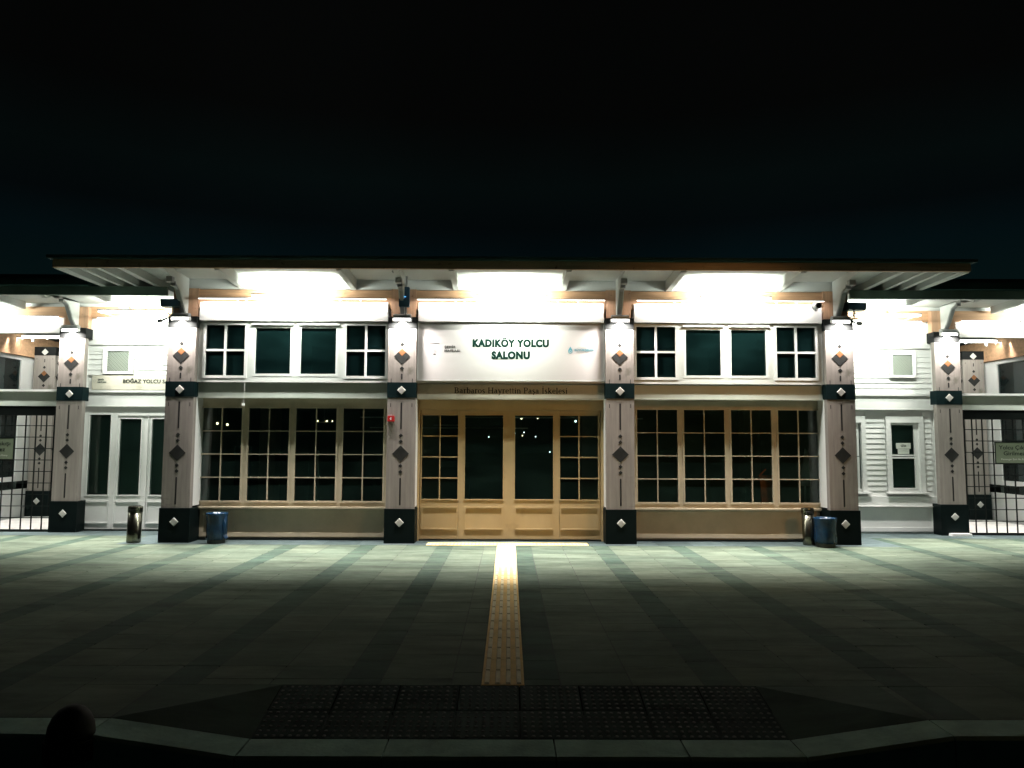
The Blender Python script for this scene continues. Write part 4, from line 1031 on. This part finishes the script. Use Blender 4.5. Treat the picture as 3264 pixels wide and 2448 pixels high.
# ---- bins
def steel_bin(x, y, h, r, tilt, label):
    o = empty('steel_bin', (x, y, 0.003), label, 'bin', 'slim steel litter bins'); o.rotation_euler = (0, tilt, 0)
    local(MB().lathe(0, 0, [(r*.96, 0), (r, .02), (r, h-.10)], 24), 'body', 'steel', o, smooth=True)
    local(MB().lathe(0, 0, [(r*1.0, h-.099), (r*1.04, h-.095), (r*1.04, h-.02), (r*.98, h), (r*.75, h+.004), (r*.72, h-.03)], 24), 'lid', 'steel', o)
    local(B(-.055, .055, -r*1.045, -r*.9, h-.078, h-.045), 'ash_slot', 'slot', o)
steel_bin(-6.255, 0.0, .60, .112, R(1.2), 'slim steel litter bin standing before the left wing doors')
steel_bin(5.03, -0.02, .61, .100, R(-1.5), 'slim steel litter bin behind the right blue bin')
def blue_bin(x, y, h, r, seed, label, tail):
    rr = random.Random(seed)
    o = empty('blue_bin', (x, y, 0.003), label, 'bin', 'bins lined with blue bags')
    local(MB().lathe(0, 0, [(r*.88, 0), (r*.90, .01), (r*.94, h*.9)], 20), 'basket', 'binmesh', o)
    ph = [rr.uniform(0, 6.28) for _ in range(6)]
    def j(k, z):
        a = 2*math.pi*k/48; t_ = 1-z/h
        return .045*t_*math.sin(5*a+ph[0])+.036*math.sin(9*a+ph[1]+z*14)+.030*math.sin(17*a+ph[2]-z*30)
    prof = [(r*.95, .06), (r*1.01, .10), (r*1.0, h*.35), (r*.99, h*.6), (r*1.0, h*.85), (r*1.05, h*.94), (r*1.06, h*.985), (r*1.02, h), (r*.93, h-.006), (r*.88, h-.06)]
    local(MB().lathe(0, 0, prof, 48, j), 'bag', 'bag', o, smooth=True)
    if tail:
        t_ = MB(); t_.poly([(r*.75, -r*.55, h*.93), (r*1.04, -r*.1, h*.93), (r*1.20, -r*.25, h*.30), (r*.92, -r*.62, h*.28), (r*1.32, -r*.3, h*.18), (r*1.15, -r*.55, h*.15), (r*1.1, -r*.50, h*.6)], [(0,1,6),(1,2,6),(2,3,6),(3,0,6),(2,4,5,3)])
        local(t_, 'bag_tail', 'bag', o)
blue_bin(-4.865, -.03, .50, .162, 2, 'bin lined with a blue bag below the left windows', True)
blue_bin(5.215, -.23, .475, .170, 5, 'bin lined with a blue bag beside the right corner column', False)

# ---- things inside the hall, seen dimly through the glass
def hang_glint(x, y, z, label, m='bulb', r=.022):
    o = empty('glint_lamp', (x, y, z), label, 'lamp')  # hanging bulbs added to imitate city lights reflected in the panes
    local(MB().lathe(0, 0, [(r*.3, -r), (r, -r*.3), (r, r*.3), (r*.4, r)], 10), 'bulb', m, o, smooth=True)
    local(MB().tube((0, 0, r), (0, 0, 2.557-z), .004, n=5), 'flex', 'iron', o)
hang_glint(-5.56, 1.6, 2.03, 'warm bulb added for a light spot in the leftmost lower window', 'bulb')
hang_glint(-5.52, 2.0, 2.02, 'second warm bulb added for a light spot in the leftmost lower window', 'bulb')
hang_glint(.26, 2.8, 2.19, 'bulb added for a reflected city light high in the right door pane', 'bulb', .019)
hang_glint(.62, 3.4, 2.22, 'bulb added for a reflected city light at the upper right of the right door pane', 'bulb', .019)
hang_glint(1.42, 3.2, 2.15, 'pale bulb added for a reflected city light in the right sidelight', 'coolglint', .022)
def chand(x, y, z):
    o = empty('chandelier', (x, y, z), 'small ring chandelier behind the third lower window from the left', 'lamp')
    mb = MB()
    for i in range(12):
        a, b = 2*math.pi*i/12, 2*math.pi*(i+1)/12
        mb.tube((.15*math.cos(a), .15*math.sin(a), 0), (.15*math.cos(b), .15*math.sin(b), 0), .006, n=5)
    mb.tube((0, 0, -.06), (0, 0, 2.557-z), .005, n=5); local(mb, 'ring_frame', 'alum', o)
    for i in range(5):
        a = 2*math.pi*i/5+.3
        local(MB().lathe(.15*math.cos(a), .15*math.sin(a), [(.005, .005), (.012, .02), (.005, .035)], 8), 'bulb', 'bulb', o)
chand(-3.50, 1.5, 2.06)
for (x, y, z, m_, lb) in ((-.55, 7.8, 1.85, 'coolglint', 'tiny cool lamp for a reflected city light low in the left door pane'), (.16, 7.6, 1.95, 'coolglint', 'first tiny lamp for a reflected city light beside the door seam in the right door pane'), (.42, 7.9, 1.98, 'coolglint', 'highest tiny cool lamp for a reflected city light in the middle of the right door pane'),
    (.36, 7.0, 1.88, 'bulb', 'tiny warm lamp for a reflected city light under the highest tiny lamp of the right door pane'), (.72, 7.4, 1.86, 'coolglint', 'tiny cool lamp for a reflected city light at the right third of the right door pane'), (1.10, 7.3, 1.45, 'coolglint', 'lowest tiny lamp for a reflected city light near the right stile of the right door pane'), (-2.35, 7.5, 1.5, 'bulb', 'tiny warm lamp for a reflected city light in the fourth lower window from the left')):
    hang_glint(x, y, z, lb, m_, .016)
kz_ = empty('ticket_kiosk', (-5.2, 1.9, 0), 'dark kiosk with a small blue screen behind the left windows', 'kiosk')
B(-5.28, -4.96, 1.8, 2.1, 0.005, 1.6).build('cabinet', 'camgrey', kz_); B(-5.07, -5.03, 1.785, 1.799, 1.08, 1.20).build('screen', 'bluescreen', kz_)
for i, (x, y, lb) in enumerate(((-3.70, 1.9, 'thin white pole behind the third lower window from the left'), (2.95+.33, 1.9, 'thin white pole behind the right windows'))):
    tag(MB().tube((x, y, 0.005), (x, y, 1.52), .020).build('barrier_pole', 'white'), lb, 'pole', 'thin white barrier poles')
ch = empty('counter', (-.8, 5.4, 0), 'low pale counter deep in the hall behind the left sidelight', 'counter')
B(-2.1, -.95, 5.3, 5.7, .005, 1.10).build('front', 'room', ch); B(-2.15, -.9, 5.25, 5.75, 1.10, 1.22).build('counter_top', 'lattice', ch)
ob = empty('orange_chair', (5.0, 1.5, 0), 'orange plastic chair just behind the rightmost lower window', 'chair')
B(4.85, 5.20, 1.4, 1.8, .40, .45).build('seat', 'orange', ob)
MB().prism([(1.78, .45), (1.82, .45), (1.92, 1.08), (1.88, 1.08)], 'x', 4.87, 5.18).build('backrest', 'orange', ob)
for (x, y) in ((4.87, 1.42), (5.18, 1.42), (4.87, 1.78), (5.18, 1.78)): MB().tube((x, y, .005), (x, y, .40), .014).build('leg', 'alum', ob)
MB().path([(4.66, 1.3, 1.08), (4.85, 1.5, 1.20)], .018).build('armrest', 'orange', ob)
sc_ = MB().prism([(5.30, .92), (5.50, .92), (5.47, 1.55), (5.42, 1.60)], 'y', 1.00, 1.03).box(5.385, 5.415, 1.005, 1.025, .005, .92).box(5.28, 5.52, .93, 1.10, .005, .02)
tag(sc_.build('white_board', 'white'), 'narrow white board standing at the right end of the rightmost window', 'board')
rl = empty('red_signal', (-6.72, 2.4, 1.15), 'red heart shaped light glowing behind the narrow left wing doors', 'light')
local(MB().prism([(-.05, .02), (0, -.05), (.05, .02), (.03, .045), (0, .025), (-.03, .045)], 'y', -.01, .01), 'lamp', 'redlamp', rl)
local(MB().tube((0, 0, -1.14), (0, 0, -.05), .01), 'stand', 'iron', rl)

# ---- sodium street lamp on the road side, right of the viewer
sl = empty('street_lamp', (7.4, -8.9, -0.27), 'tall street lamp with an amber sodium head by the road', 'street lamp')
local(MB().tube((0, 0, 0), (0, 0, 6.1), .075, .045, n=12), 'pole', 'iron', sl)
local(MB().path([(0, 0, 6.05), (-.1, .2, 6.3), (-.15, .6, 6.4)], .03), 'arm', 'iron', sl)
hd = local(MB().prism([(.55, 6.36), (1.05, 6.40), (1.05, 6.47), (.55, 6.50)], 'x', -.30, 0.0), 'lamp_head', 'alum', sl)
local(MB().box(-.26, -.04, .62, 1.0, 6.34, 6.362), 'lamp_glass', 'sodium', sl)
ld = bpy.data.lights.new('sodium_glow', 'SPOT'); ld.energy = SODIUM_W; ld.color = (1.0, .50, .14); ld.shadow_soft_size = .14; ld.spot_size = R(44); ld.spot_blend = .6
lo = bpy.data.objects.new('sodium_glow', ld); COL.objects.link(lo); lo.parent = sl; lo.location = (-.15, .8, 6.30)
tgt = Vector((1.9, .4, .35)); d = tgt-(Vector(sl.location)+Vector(lo.location)); lo.rotation_euler = d.to_track_quat('-Z', 'Y').to_euler()
